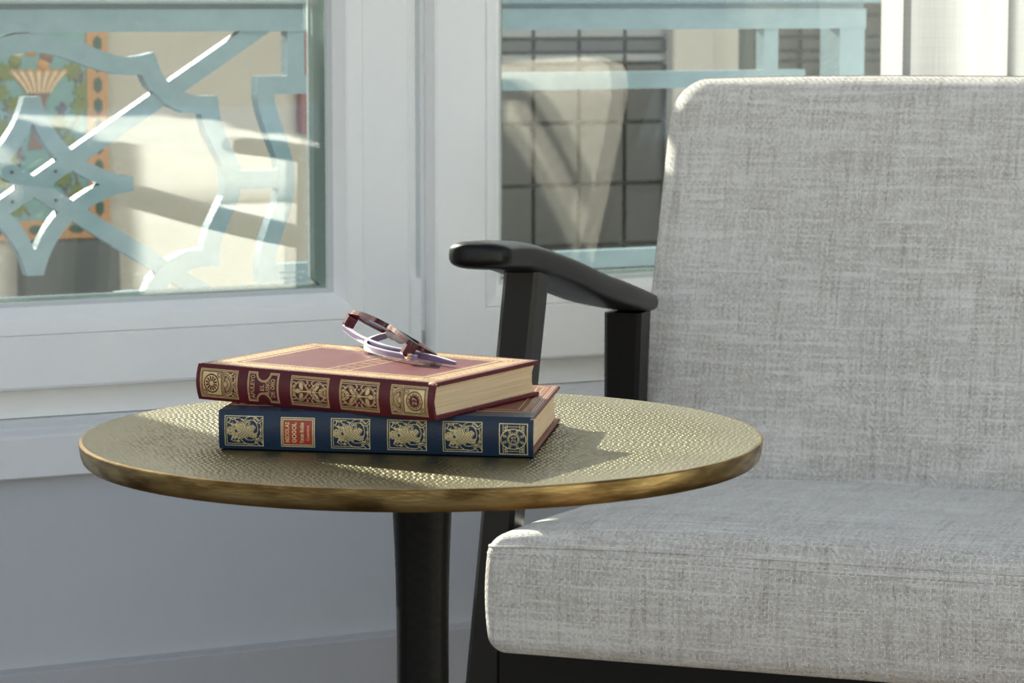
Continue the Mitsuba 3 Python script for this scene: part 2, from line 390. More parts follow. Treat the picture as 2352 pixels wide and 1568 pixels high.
zs = [(0.0, 0.139, 'd'), (0.139, 0.261, 'd'), (0.261, 0.3825, 'd'), (0.3825, 0.5044, 'd'), (0.5044, 0.6272, 'd'), (0.6272, 0.745, 'd'), (0.745, 0.766, 'p'), (0.766, 0.794, 'd'), (0.794, 0.84, 'p'), (0.84, 1.0, 'p'), (1.0, 1.16, 'd')]
for i in range(len(ux) - 1):
    for (a, b, kd) in zs:
        if ux[i] < 1.99 and ux[i + 1] > 1.845: continue
        g = 0.0035
        mat = 'm_tile_pale' if kd == 'p' and i < 6 else ('m_tile_dark' if rng.random() < 0.6 else 'm_tile_dark_warm')
        d = 0.0015 * rng.random()
        obj('tile', wbx(ux[i] + g, ux[i + 1] - g, VB - d, VB + 0.020, a + g * 0.8, b - g * 0.8, 0.0015), mat, 'wall_opposite')

# glazed picture panel
tp = thing('tile_panel', 'painted ceramic panel with fruit cup, vines and orange border on the cream wall outside', 'tile panel')
P0, P1u, PZ0, PZ1 = 0.39, 0.653, 0.4355, 1.05
obj('field', wbx(P0, P1u, VB - 0.012, VB - 0.0005, PZ0, PZ1, 0.002), 'm_aqua', tp)
bw = 0.040
obj('border', wpoly(sbox(P0, PZ0, P1u, PZ1).difference(sbox(P0 + bw, PZ0 + 0.035, P1u - bw, PZ1 - 0.035)), VB - 0.0155, VB - 0.011), 'm_orange', tp, label='orange painted border')
def hexa(cx, cz, w, h): return Polygon([(cx - w / 2, cz), (cx - w / 4, cz - h / 2), (cx + w / 4, cz - h / 2), (cx + w / 2, cz), (cx + w / 4, cz + h / 2), (cx - w / 4, cz + h / 2)])
zc = PZ0 + 0.055
while zc < PZ1 - 0.04:
    for c in (P0 + 0.0205, P1u - 0.0195):
        obj('border_block', wpoly(affinity.rotate(hexa(c, zc, 0.030, 0.0155), 90, origin=(c, zc)), VB - 0.0175, VB - 0.0150), 'm_green_dark', tp, label=None)
    zc += 0.0375
uc = P0 + 0.045
while uc < P1u - 0.03:
    obj('border_block', wpoly(hexa(uc, PZ0 + 0.0185, 0.032, 0.0155), VB - 0.0175, VB - 0.0150), 'm_green_dark', tp)
    uc += 0.0385
# the fluted cup
cu, ct, cb = 0.5217, 0.7410, 0.7020
def cup_x(z, k): # half width at height z
    t = (z - cb) / (ct - cb); return (0.024 + (0.057 - 0.024) * t ** 1.3) * k
zz = np.linspace(cb, ct, 9)
for k in range(7):
    a, b = -1 + 2 * k / 7.0, -1 + 2 * (k + 1) / 7.0
    l = [(cu + cup_x(z, a), z) for z in zz]; r = [(cu + cup_x(z, b), z) for z in zz]
    mid = (cu + cup_x(ct, (a + b) / 2), ct + 0.007)
    pl = Polygon(l + [mid] + r[::-1]).buffer(0)
    obj('cup_flute', wpoly(pl, VB - 0.0150, VB - 0.0115), 'm_orange', tp)
    inner = [(cu + cup_x(z, a + 0.085), z) for z in zz] + [(cu + cup_x(z, b - 0.085), z) for z in zz][::-1]
    obj('cup_flute', wpoly(Polygon(inner).buffer(0), VB - 0.0165, VB - 0.0145), 'm_ivory', tp)
obj('cup_stem', wpoly(Polygon([(cu - 0.020, 0.700), (cu + 0.020, 0.700), (cu + 0.013, 0.688), (cu + 0.008, 0.66), (cu + 0.022, 0.60), (cu - 0.022, 0.60), (cu - 0.008, 0.66), (cu - 0.013, 0.688)]), VB - 0.0150, VB - 0.0115), 'm_brown', tp)
prng = np.random.default_rng(11)
for k in range(10):   # fruit heaped above the cup
    uu, zz_ = cu + prng.uniform(-0.05, 0.05), 0.752 + prng.uniform(0, 0.055)
    s_ = trimesh.creation.icosphere(2, 0.0125); s_.apply_scale([1, 0.35, 1]); s_.apply_translation([uu, VB - 0.012, zz_])
    obj('fruit', wall_xf(s_), ('m_ivory', 'm_orange', 'm_brown', 'm_leaf')[k % 4], tp)
for sgn in (-1, 1):
    for k in range(9):
        z0 = 0.49 + 0.031 * k + prng.uniform(-0.006, 0.006); u0 = cu + sgn * prng.uniform(0.035, 0.082)
        if z0 > 0.70: u0 = cu + sgn * prng.uniform(0.062, 0.085)
        n_ = 7; rr = [0.017 if j % 2 == 0 else 0.009 for j in range(2 * n_)]
        a0 = prng.uniform(0, 6)
        pl = Polygon([(u0 + r_ * math.cos(a0 + math.pi * j / n_), z0 + r_ * math.sin(a0 + math.pi * j / n_)) for j, r_ in enumerate(rr)]).buffer(0.002)
        obj('vine_leaf', wpoly(pl, VB - 0.0150, VB - 0.0115), 'm_leaf', tp)
    for k in range(6):
        z0 = 0.495 + 0.045 * k + prng.uniform(-0.008, 0.008); u0 = cu + sgn * prng.uniform(0.03, 0.075)
        if z0 > 0.70: u0 = cu + sgn * 0.077
        gs = []
        for j in range(14):
            s_ = trimesh.creation.icosphere(1, 0.0045); q = prng.uniform(-1, 1, 2)
            s_.apply_scale([1, 0.6, 1]); s_.apply_translation([u0 + 0.011 * q[0] * (1 - 0.4 * (q[1] < 0)), VB - 0.0125, z0 + 0.017 * q[1]]); gs.append(s_)
        obj('grape_cluster', wall_xf(cat(gs)), 'm_grape', tp, True)
    obj('vine_stem', wall_xf(tube(catmull([(cu + sgn * 0.02, VB - 0.0125, 0.48), (cu + sgn * 0.07, VB - 0.0125, 0.54), (cu + sgn * 0.035, VB - 0.0125, 0.60), (cu + sgn * 0.075, VB - 0.0125, 0.66), (cu + sgn * 0.085, VB - 0.0125, 0.74)], 8), 0.002, 6, up=(0, 1, 0))), 'm_brown', tp)
pl_ = thing('stone_plinth', 'dark grey stone plinth below the painted ceramic panel', 'plinth')
obj(pl_, wbx(0.478, 0.660, VB - 0.05, VB - 0.001, 0.001, 0.434, 0.004), 'm_plinth')
shp = thing('shutter', 'maroon boarded shutter on the cream wall, seen at the right edge of the left pane', 'shutter')
obj('board', wbx(1.031, 1.10, VB - 0.022, VB - 0.001, 0.62, 1.0, 0.002), 'm_maroon', shp)
obj('board', wbx(1.102, 1.17, VB - 0.022, VB - 0.001, 0.62, 1.0, 0.002), 'm_maroon', shp)
obj('board', wbx(1.172, 1.24, VB - 0.022, VB - 0.001, 0.62, 1.0, 0.002), 'm_maroon', shp)
obj('batten', wbx(1.031, 1.24, VB - 0.034, VB - 0.022, 0.90, 0.94, 0.002), 'm_maroon', shp)

# ------------------------------------------------------------------ balcony railing
RV0, RV1 = 0.6, 0.622
cx, cz = 0.0149, 0.6356
rl = thing('balcony_railing', 'pale teal painted balcony railing with curved fretwork outside the windows', 'railing')
def rbar(name, poly, v0=RV0, v1=RV1, label=None):
    m = wpoly(poly, v0, v1); return obj(name, m, 'm_teal', rl, 15, label)
rbar('top_rail', sbox(-2.0, 0.8295, 1.26, 0.8580), RV0 - 0.004, RV1 + 0.006)
obj('handrail', wbx(-2.0, 1.28, RV0 - 0.016, RV1 + 0.02, 0.8655, 0.892, 0.003), 'm_teal', rl)
obj('handrail_joint', wbx(-2.0, 1.26, RV0 + 0.004, RV1, 0.8580, 0.8655), 'm_teal', rl)
rbar('second_rail', sbox(0.3188, 0.7475, 1.160, 0.7712))
rbar('lower_rail', sbox(0.3188, 0.4995, 1.2072, 0.5240))
rbar('bottom_rail', sbox(-2.0, 0.415, 1.26, 0.4420), RV0 - 0.004, RV1 + 0.006)
rbar('baluster', sbox(0.3617, 0.7712, 0.3856, 0.8295))
rbar('baluster', sbox(0.3617, 0.4420, 0.3856, 0.4995))
rbar('baluster', sbox(1.0908, 0.7712, 1.1145, 0.8295))
rbar('end_post', sbox(1.2168, 0.0, 1.2590, 0.8295), RV0 - 0.002, RV0 + 0.05)
rbar('end_post', sbox(-2.0, 0.0, -1.957, 0.8295), RV0 - 0.002, RV0 + 0.05)
Q_OUT = [(0, 0.1936), (0.0200, 0.1922), (0.0355, 0.1890), (0.0681, 0.1801), (0.0902, 0.1708), (0.1124, 0.1637), (0.1290, 0.1619), (0.1458, 0.1640), (0.1617, 0.1678), (0.1640, 0.1645), (0.1668, 0.1544), (0.1725, 0.1404), (0.1789, 0.1319), (0.1892, 0.1245), (0.2024, 0.1165), (0.2107, 0.1130), (0.2251, 0.1111), (0.2485, 0.1111), (0.2490, 0.1040), (0.2506, 0.0876), (0.2546, 0.0714), (0.2629, 0.0517), (0.2718, 0.0334), (0.2777, 0.0196), (0.2790, 0.0)]
Q_IN = [(0, 0.1697), (0.0294, 0.1655), (0.0514, 0.1587), (0.0733, 0.1503), (0.0952, 0.1440), (0.1120, 0.1399), (0.1307, 0.1386), (0.1454, 0.1396), (0.1528, 0.1244), (0.1618, 0.1159), (0.1752, 0.1018), (0.1867, 0.0960), (0.2021, 0.0896), (0.2254, 0.0875), (0.2273, 0.0773), (0.2316, 0.0631), (0.2396, 0.0477), (0.2475, 0.0328), (0.2540, 0.0196), (0.2552, 0.0)]
def four(q, c=(0, 0)):
    q = np.array(q)
    a = np.vstack([q, (q * [1, -1])[::-1], q * [-1, -1], (q * [-1, 1])[::-1]])
    return Polygon(a + np.array(c)).buffer(0)
D_W = 0.0225
def diag(s, c): # full diagonal
    d = np.array([math.cos(math.radians(32.6)), s * math.sin(math.radians(32.6))])
    return LineString([np.array(c) - d * 0.45, np.array(c) + d * 0.45]).buffer(D_W / 2, cap_style=2).intersection(sbox(c[0] - 0.5, 0.4420, c[0] + 0.5, 0.8295))
PT_O = [(0, 0.1133), (0.0107, 0.1133), (0.0145, 0.1004), (0.0199, 0.0866), (0.0266, 0.0744), (0.0366, 0.0598), (0.0507, 0.0446), (0.056, 0.0395)]
PT_I = [(0, 0.0795), (0.0015, 0.0787), (0.0081, 0.0648), (0.0153, 0.0526), (0.0237, 0.0414), (0.0321, 0.0329), (0.0406, 0.0255)]
PR_O = [(0.1326, 0), (0.1326, 0.0092), (0.1117, 0.0126), (0.0929, 0.0197), (0.0753, 0.0274), (0.0621, 0.0360)]
PR_I = [(0.0876, 0), (0.0737, 0.0058), (0.0634, 0.0116), (0.0514, 0.0191), (0.0418, 0.0266)]
def flower(c):
    outer = four(PT_O + PR_O[::-1], c)
    hole = unary_union([Polygon(np.array(h) + np.array(c)) for h in (
        PT_I + [(0.030, 0.0208), (0.0, 0.0)] + [(-0.030, 0.0208)] + [(-x, z) for x, z in PT_I[::-1]],
        [(x, -z) for x, z in (PT_I + [(0.030, 0.0208), (0.0, 0.0)] + [(-0.030, 0.0208)] + [(-x, z) for x, z in PT_I[::-1]])],
        PR_I + [(0.030, 0.0208), (0, 0), (0.030, -0.0208)] + [(x, -z) for x, z in PR_I[::-1]],
        [(-x, z) for x, z in (PR_I + [(0.030, 0.0208), (0, 0), (0.030, -0.0208)] + [(x, -z) for x, z in PR_I[::-1]])])])
    return outer.difference(hole.buffer(0))
SL = [(0.3188, 0.7711), (0.3188, 0.7496), (0.3205, 0.7333), (0.3267, 0.7114), (0.3347, 0.6896), (0.3439, 0.6674), (0.3476, 0.6481), (0.3484, 0.6356)]
SR = [(0.3430, 0.7475), (0.3436, 0.7384), (0.3494, 0.7167), (0.3583, 0.6922), (0.3669, 0.6658), (0.3710, 0.6475), (0.3720, 0.6356)]
def sbar(mir):
    f = lambda p: (2 * cx - p[0], p[1]) if mir else p
    l = SL + [(x, 2 * cz - z) for x, z in SL[::-1]][1:]
    r = SR + [(x, 2 * cz - z) for x, z in SR[::-1]][1:]
    return Polygon([f(p) for p in l + r[::-1]]).buffer(0)
for c_ in (cx, cx - 0.74, cx - 1.48):
    c = (c_, cz); o = c_ - cx
    ring = four(Q_OUT, c).difference(four(Q_IN, c))
    rbar('fretwork_ring', ring.intersection(sbox(-1.9, 0.40, 2, 0.9)), RV0 - 0.0015, RV1)
    d1, d2 = diag(1, c), diag(-1, c)
    rbar('diagonal_brace', d1.intersection(sbox(-1.95, 0, 2, 2)), RV0 + 0.0008, RV1 - 0.0015)
    rbar('diagonal_brace', d2.intersection(sbox(-1.95, 0, 2, 2)), RV0 + 0.0016, RV1 - 0.003)
    rbar('fretwork_flower', flower(c).intersection(sbox(-1.95, 0, 2, 2)), RV0 + 0.0004, RV1 - 0.001)
    rbar('curved_baluster', affinity.translate(sbar(False), o, 0).difference(sbox(o + 0.36, 0.7475, o + 0.4, 0.78)), RV0, RV1)
    rbar('curved_baluster', affinity.translate(sbar(True), o, 0).intersection(sbox(-1.95, 0, 2, 2)), RV0, RV1)
    rbar('connector', sbox(c_ + 0.270, cz - 0.012, c_ + 0.336, cz + 0.0125), RV0 + 0.0012, RV1 - 0.002)
    if c_ > -1.2: rbar('connector', sbox(c_ - 0.336, cz - 0.012, c_ - 0.270, cz + 0.0125), RV0 + 0.0012, RV1 - 0.002)
    if c_ > -1:
        rv = [trimesh.creation.cylinder(0.0018, 0.004, sections=10) for _ in range(4)]
        for m, (a, b) in zip(rv, ((1, 1), (1, -1), (-1, 1), (-1, -1))):
            m.apply_transform(trimesh.transformations.rotation_matrix(math.pi / 2, [1, 0, 0])); m.apply_translation([c_ + a * 0.0285, RV0 + 0.0005, cz + b * 0.0185])
            obj('rivet', wall_xf(m), 'm_rust', rl)

# the part of the railing above the picture: a pierced frieze under the handrail that closes it
UZ0, UZ1 = 0.892, 1.040
fr = sbox(-2.0, UZ0, 1.26, UZ1)
k_ = -1.8746
while k_ < 1.2:
    o_ = Polygon(catmull([(k_, 0.900), (k_ + 0.052, 0.925), (k_ + 0.060, 0.985), (k_ + 0.028, 1.015), (k_, 1.034), (k_ - 0.028, 1.015), (k_ - 0.060, 0.985), (k_ - 0.052, 0.925)], 6, True))
    if k_ > 0.4: o_ = affinity.scale(o_, 0.62, 0.62)
    if not -0.02 < k_ < 0.2: fr = fr.difference(o_)
    k_ += 0.1458
rbar('pierced_frieze', fr, RV0 + 0.001, RV1 - 0.001)
obj('handrail', wbx(-2.0, 1.28, RV0 - 0.02, RV1 + 0.02, UZ1, 1.108, 0.006), 'm_teal', rl)
obj('handrail', wbx(-2.0, 0.62, RV0 - 0.002, RV1 + 0.002, 1.150, 1.178, 0.006), 'm_teal', rl)
for k_ in np.arange(-1.97, 0.62, 0.2916):
    obj('handrail_post', wbx(k_ - 0.008, k_ + 0.008, RV0 + 0.003, RV1 - 0.003, 1.106, 1.152, 0.002), 'm_teal', rl)

# ------------------------------------------------------------------ curtain
ct_ = thing('curtain', 'sheer white linen curtain hanging in soft folds behind the armchair', 'curtain')
def curtain_mesh(u0, u1, nu=220, nz=60):
    s = np.linspace(0, 1, nu); z = np.linspace(0.02, 2.52, nz)
    S, Z = np.meshgrid(s, z, indexing='ij')
    U = u0 + (u1 - u0) * S
    ph = 2 * math.pi * (S * 6.2 + 0.12 * np.sin(9 * S))
    amp = 0.034 * (0.75 + 0.25 * np.sin(5.1 * S + 1)) * (0.85 + 0.15 * np.cos(Z * 1.3))
    V = -0.125 - amp * np.cos(ph + 0.15 * np.sin(Z * 2.1)) + 0.006 * np.sin(3 * ph)
    U = U + 0.022 * np.sin(ph) * np.minimum(1, S * 20) + 0.004 * np.sin(Z * 2.3) * S
    P = np.stack([U, V, Z], -1).reshape(-1, 3)
    idx = np.arange(nu * nz).reshape(nu, nz)
    q = np.stack([idx[:-1, :-1], idx[1:, :-1], idx[1:, 1:], idx[:-1, 1:]], -1).reshape(-1, 4)
    m = trimesh.Trimesh(P, np.vstack([q[:, [0, 1, 2]], q[:, [0, 2, 3]]]), process=False)
    return wall_xf(m), np.stack([S.ravel() * (u1 - u0) * 1.5, Z.ravel()], 1)
cm, cuv = curtain_mesh(0.788, 1.75)
obj('drape', cm, 'm_curtain', ct_, True, uv=cuv)
cr = thing('curtain_rail', 'white rail above the window that carries the sheer curtain', 'curtain rail')
obj(cr, wbx(0.70, 1.85, -0.16, -0.09, 2.525, 2.55, 0.003), 'm_pvc')
for uu in (0.75, 1.28, 1.80):
    obj('bracket', wbx(uu - 0.01, uu + 0.01, -0.10, 0.0, 2.54, 2.56, 0.002), 'm_pvc', cr)

# ------------------------------------------------------------------ side table
st = thing('side_table', 'round side table with a hammered brass top on a black turned leg', 'table')
ZTOP, TR = 0.585, 0.225
top = lathe([(0, ZTOP - 0.0008), (0.08, ZTOP - 0.0008), (0.16, ZTOP - 0.0006), (0.218, ZTOP - 0.0002), (0.2228, ZTOP)], 160)
rim = lathe([(0.2228, ZTOP), (0.2242, ZTOP - 0.0003), (0.2250, ZTOP - 0.0011), (0.2249, ZTOP - 0.004), (0.2240, ZTOP - 0.0095), (0.2228, ZTOP - 0.0128), (0.2212, ZTOP - 0.0143), (0.19, ZTOP - 0.0145), (0.0, ZTOP - 0.0145)], 200)
for m in (top, rim): m.apply_translation([TC[0], TC[1], 0])
obj('hammered_plate', top, 'm_brass_top', st, 30, label='hammered brass plate')
obj('rim', rim, 'm_brass_rim', st, 35, label='worn brass rim')
leg = lathe([(0, 0.5706), (0.0225, 0.5706), (0.0217, 0.566), (0.0208, 0.55), (0.0195, 0.53), (0.0186, 0.51), (0.01795, 0.49), (0.0176, 0.47), (0.0174, 0.44), (0.0173, 0.38), (0.0176, 0.30), (0.0190, 0.18), (0.022, 0.08), (0.030, 0.032), (0.045, 0.022), (0, 0.022)], 72)
leg.apply_translation([TC[0], TC[1], 0]); obj('leg', leg, 'm_black_metal', st, 30, label='black turned leg')
base = lathe([(0, 0.024), (0.12, 0.020), (0.150, 0.014), (0.155, 0.008), (0.155, 0.0), (0, 0)], 96)
base.apply_translation([TC[0], TC[1], 0]); obj('base', base, 'm_black_metal', st, 30)

# ------------------------------------------------------------------ gilding patterns (millimetres)
def ring(x0, y0, x1, y1, t): return sbox(x0, y0, x1, y1).difference(sbox(x0 + t, y0 + t, x1 - t, y1 - t))
def ln(pts, w): return LineString(pts).buffer(w / 2, cap_style=2)
def curve(pts, w, n=8, closed=False):
    c = catmull(pts, n, closed)
    if closed: c = np.vstack([c, c[:1]])
    return LineString(c).buffer(w / 2)
def circ(x, y, r): return Point(x, y).buffer(r, 20)
def serif_text(s, length, height, bold=False, serif=True):
    """a line of capitals with slab serifs as a polygon: origin bottom left, fitted to length x height"""
    m = meshkit.text_mesh(s, 10.0, 1.0, bold)
    tri = np.asarray(m.vertices)[np.asarray(m.faces)]
    flat = [Polygon(t[:, :2]) for t, nn in zip(tri, m.face_normals) if nn[2] > 0.9]
    g = unary_union([p.buffer(0.02) for p in flat if p.area > 1e-9])
    if serif:
        add = []
        for p in getattr(g, 'geoms', [g]):
            x0, y0, x1, y1 = p.bounds
            for yy, s_ in ((y0 + 0.5, 1), (y1 - 0.5, -1)):
                cut = p.intersection(LineString([(x0 - 1, yy), (x1 + 1, yy)]))
                for c in getattr(cut, 'geoms', [cut]):
                    if c.is_empty: continue
                    a, _, b, _ = c.bounds
                    if 0.5 < b - a < 2.6: add.append(sbox(a - 0.75, yy - 0.5 * s_ if s_ > 0 else yy, b + 0.75, yy + 0.5) if s_ < 0 else sbox(a - 0.75, yy - 0.5, b + 0.75, yy + 0.15))
        g = unary_union([g] + add)
    x0, y0, x1, y1 = g.bounds
    g = affinity.translate(g, -x0, -y0)
    return affinity.scale(g, length / (x1 - x0), height / (y1 - y0), origin=(0, 0))
def turned(g, x_base, y0):
    """text turned to read upwards, base line at x_base, starting at y0"""
    return affinity.translate(affinity.rotate(g, 90, origin=(0, 0)), x_base, y0)
def leaf(x, y, l, w, ang):
    e = affinity.scale(circ(0, 0, 1), l / 2, w / 2, origin=(0, 0))
    e = e.intersection(affinity.scale(circ(l * 0.1, 0, 1), l / 2 * 1.1, w / 2 * 1.02, origin=(l * 0.1, 0)))
    return affinity.translate(affinity.rotate(e, ang, origin=(0, 0)), x, y)
def wheel(x, y, R):
    g = circ(x, y, R).difference(circ(x, y, R * 0.88))
    for k in range(12):
        a = 2 * math.pi * k / 12
        g = g.union(Polygon([(x + R * 0.28 * math.cos(a), y + R * 0.28 * math.sin(a)), (x + R * 0.9 * math.cos(a - 0.11), y + R * 0.9 * math.sin(a - 0.11)), (x + R * 0.9 * math.cos(a + 0.11), y + R * 0.9 * math.sin(a + 0.11))]))
    return g.union(circ(x, y, R * 0.3))
def fan(x, y, w, h):
    g = []
    for k in range(7):
        a = math.radians(-66 + 22 * k)
        g.append(ln([(x + 1.2 * math.cos(a), y + 1.2 * math.sin(a)), (x + 4.0 * math.cos(a), y + 4.0 * math.sin(a))], 0.38))
        g.append(circ(x + 4.2 * math.cos(a), y + 4.2 * math.sin(a), 0.85).difference(circ(x + 4.2 * math.cos(a), y + 4.2 * math.sin(a), 0.45)))
    g.append(circ(x, y, 1.2))
    for r in (6.2, 7.3):
        g.append(circ(x, y, r).difference(circ(x, y, r - 0.5)))
    for s in (-1, 1):
        g.append(curve([(x + 0.4, y + s * 7.8), (x + 3.5, y + s * 7.0), (x + 6.2, y + s * 5.0), (x + 8.6, y + s * 6.6)], 0.5))
        g.append(leaf(x + 5.9, y + s * 6.9, 3.2, 1.1, s * 28))
        g.append(curve([(x + 7.2, y + s * 1.0), (x + 9.0, y + s * 3.4), (x + 9.4, y + s * 6.5)], 0.45))
    return unary_union(g).intersection(sbox(x + 0.05, y - h / 2, x + w, y + h / 2))
def panel_wheel(w, h, number=None):
    g = [ring(0, 0, w, h, 0.5), ring(0.95, 0.9, w - 0.95, h - 0.9, 0.42)]
    bx0, bx1, by0, by1 = 2.2, 17.4, 2.0, h - 2.0
    wx, wy = 9.6, h / 2
    blk = sbox(bx0, by0, bx1, by1).difference(circ(wx, wy, 6.3))
    for (a, b) in ((bx1 - 3.2, by1 - 3.2), (bx0 - 0.2, by0 - 0.2)):
        blk = blk.difference(sbox(a - 0.4, b - 0.4, a + 3.6, b + 3.6)); g += [ring(a, b, a + 3.2, b + 3.2, 0.38), sbox(a + 0.9, b + 0.9, a + 2.3, b + 2.3)]
    g.append(blk)
    if number is None: g.append(wheel(wx, wy, 5.4))
    else:
        g.append(circ(wx, wy, 5.5).difference(circ(wx, wy, 5.05)))
        for k in range(12):
            a = 2 * math.pi * k / 12
            q = circ(wx + 4.4 * math.cos(a), wy + 4.4 * math.sin(a), 0.95); g.append(q.difference(circ(wx + 4.4 * math.cos(a), wy + 4.4 * math.sin(a), 0.6)).difference(circ(wx, wy, 3.9)))
        t = serif_text(number, 4.3, 3.5, False, False); g.append(turned(t, wx + 1.75, wy - 2.15))
    g += [sbox(18.3, 1.3, 18.75, h - 1.3), sbox(19.5, 1.3, 19.95, h - 1.3), fan(20.2, h / 2, w - 20.2 - 1.6, h - 3.4), sbox(w - 2.6, 1.3, w - 2.2, h - 1.3)]
    return unary_union(g).intersection(sbox(0, 0, w, h))
def flip_x(g, w): return affinity.translate(affinity.scale(g, -1, 1, origin=(0, 0)), w, 0)
def panel_vine(w, h):
    g = [ring(0, 0, w, h, 0.5), ring(0.95, 0.9, w - 0.95, h - 0.9, 0.4), sbox(1.2, 2.0, w - 1.2, 2.4), sbox(1.2, h - 2.4, w - 1.2, h - 2.0)]
    c, m = w / 2, h / 2
    def double(pts):
        return curve(pts, 1.15).difference(curve(pts, 0.45))
    for s in (-1, 1):
        for k in (-1, 1):
            g.append(double([(c, m), (c + s * 3.2, m + k * 3.6), (c + s * 6.8, m + k * 5.9), (c + s * 10.6, m + k * 4.6), (c + s * 12.2, m + k * 1.2), (c + s * 12.4, m)]))
            g.append(curve([(c + s * 3.2, m + k * 3.6), (c + s * 1.6, m + k * 5.2), (c + s * 1.3, m + k * 6.2)], 0.5))
            g.append(leaf(c + s * 2.3, m + k * 6.3, 1.8, 0.7, s * k * 55))
            g.append(curve([(c + s * 10.6, m + k * 4.6), (c + s * 12.2, m + k * 5.6), (c + s * 13.2, m + k * 5.2)], 0.5))
            g.append(leaf(c + s * 12.6, m + k * 3.0, 1.9, 0.8, s * k * -50))
    for k in (-1, 1): g.append(circ(c, m + k * 4.2, 0.55))
    for (x, y, a) in ((c - 9.0, m, 180), (c - 6.6, m + 3.0, 118), (c - 6.6, m - 3.0, -118)):
        l = leaf(x, y, 5.0, 2.9, a)
        v = [affinity.translate(affinity.rotate(ln([(-2.2 + 0.9 * i, -1.3), (-1.6 + 0.9 * i, 0), (-2.2 + 0.9 * i, 1.3)], 0.16), a, origin=(0, 0)), x, y) for i in range(5)]
        g.append(l.difference(unary_union(v)))
    g.append(curve([(c, m), (c - 3, m), (c - 6.8, m)], 0.8))
    for (x, y, a) in ((c + 6.2, m + 3.4, 62), (c + 6.2, m - 3.4, -62), (c + 9.3, m + 1.5, 25), (c + 9.3, m - 1.5, -25), (c + 4.2, m + 1.5, 40), (c + 4.2, m - 1.5, -40)):
        l = leaf(x, y, 4.4, 2.1, a); g.append(l.difference(l.buffer(-0.4)).union(affinity.scale(l, 0.55, 0.3).buffer(0)))
    g.append(curve([(c, m), (c + 4, m), (c + 11.5, m)], 0.4))
    return unary_union(g).intersection(sbox(0, 0, w, h))
def cartouche(w, h):
    s = sbox(0, 0, w, h)
    for y in (0, h): s = s.difference(circ(w * 0.505, y, w * 0.205))
    return s.difference(s.buffer(-0.55, join_style=2)).union(s.buffer(-0.95, join_style=2).difference(s.buffer(-1.3, join_style=2)))
def interlace(strands):
    """strands: (points, width): outlines only, each strand passing over those before it"""
    g = Polygon()
    for pts, w in strands:
        c = catmull(pts, 7) if len(pts) > 2 else np.array(pts)
        b = LineString(c).buffer(w / 2, cap_style=1)
        g = g.difference(b).union(b.difference(b.buffer(-0.36)))
    return g
def panel_knot(w, h):
    g = [ring(0, 0, w, h, 0.42), sbox(1.3, 1.3, 1.65, h - 1.2), sbox(1.3, 1.3, w * 0.62, 1.65), sbox(1.3, h - 1.55, w * 0.40, h - 1.2)]
    c = np.array([14.0, 9.3]); st_ = []
    st_.append(([(13.0, 15.2), (16.2, 17.8), (20.4, 17.2), (22.7, 13.6), (22.9, 9.4), (21.4, 6.0)], 2.6))
    st_.append(([(11.2, 5.8), (14.0, 3.0), (18.0, 2.6), (21.6, 3.4), (23.8, 1.2)], 3.0))
    st_.append(([(19.6, 17.6), (22.4, 15.6), (25.0, 17.6)], 1.6))
    st_.append(([(20.4, 3.0), (23.0, 4.4), (24.8, 3.2)], 1.4))
    for k in range(5):
        o = (k - 2) * 2.2
        st_.append(([tuple(c + np.array([-4.6 + o, -4.0])), tuple(c + np.array([o * 0.9, 0.2])), tuple(c + np.array([4.4 + o * 0.35, 4.0 - abs(o) * 0.25]))], 1.15))
        st_.append(([tuple(c + np.array([-4.6 + o * 0.6, 4.2])), tuple(c + np.array([o * 0.9, -0.2])), tuple(c + np.array([4.8 + o * 0.45, -3.6 + abs(o) * 0.2]))], 1.15))
    st_.append(([(14.6, 11.4), (13.4, 14.4), (14.6, 16.2), (16.2, 15.4), (15.8, 12.6)], 1.3))
    st_.append(([(7.8, 13.2), (10.2, 15.0), (12.4, 13.2), (11.6, 10.4)], 1.2))
    for yy in (9.0, 10.6):
        st_.append(([(1.9, yy), (3.6, yy + 1.5), (5.4, yy), (3.6, yy - 1.5), (1.9, yy)], 0.95))
    st_.append(([(5.2, 9.6), (7.4, 11.4), (9.6, 9.8), (7.6, 8.0), (5.2, 9.4)], 1.0))
    st_.append(([(6.4, 9.2), (5.4, 6.8), (6.6, 5.0)], 1.1))
    st_.append(([(5.0, 10.4), (5.6, 12.6), (4.8, 14.2)], 1.1))
    g.append(interlace(st_))
    def head(x, y, s, up):
        p = [(0, 0), (1.4, 0.5), (2.6, -0.3), (2.2, 1.0), (3.2, 1.8), (1.8, 2.0), (1.6, 3.4), (0.5, 2.4), (-0.9, 3.3), (-0.9, 1.8), (-2.0, 1.1), (-0.8, 0.6)]
        q = Polygon([(x + s * a, y + s * b * up) for a, b in p]).buffer(0.25)
        return q.difference(q.buffer(-0.38)).union(circ(x + 0.3 * s, y + 1.2 * s * up, 0.28))
    g += [head(4.8, 13.6, 1.25, 1), head(6.2, 2.9, 1.1, 1)]
    for (x, y, a) in ((20.5, 8.2, 30), (9.0, 3.0, 10), (11.5, 17.0, -20), (24.0, 6.6, 80), (23.6, 10.6, 100)):
        l = leaf(x, y, 2.4, 1.0, a); g.append(l.difference(l.buffer(-0.3)))
    return unary_union(g).intersection(sbox(0, 0, w, h))
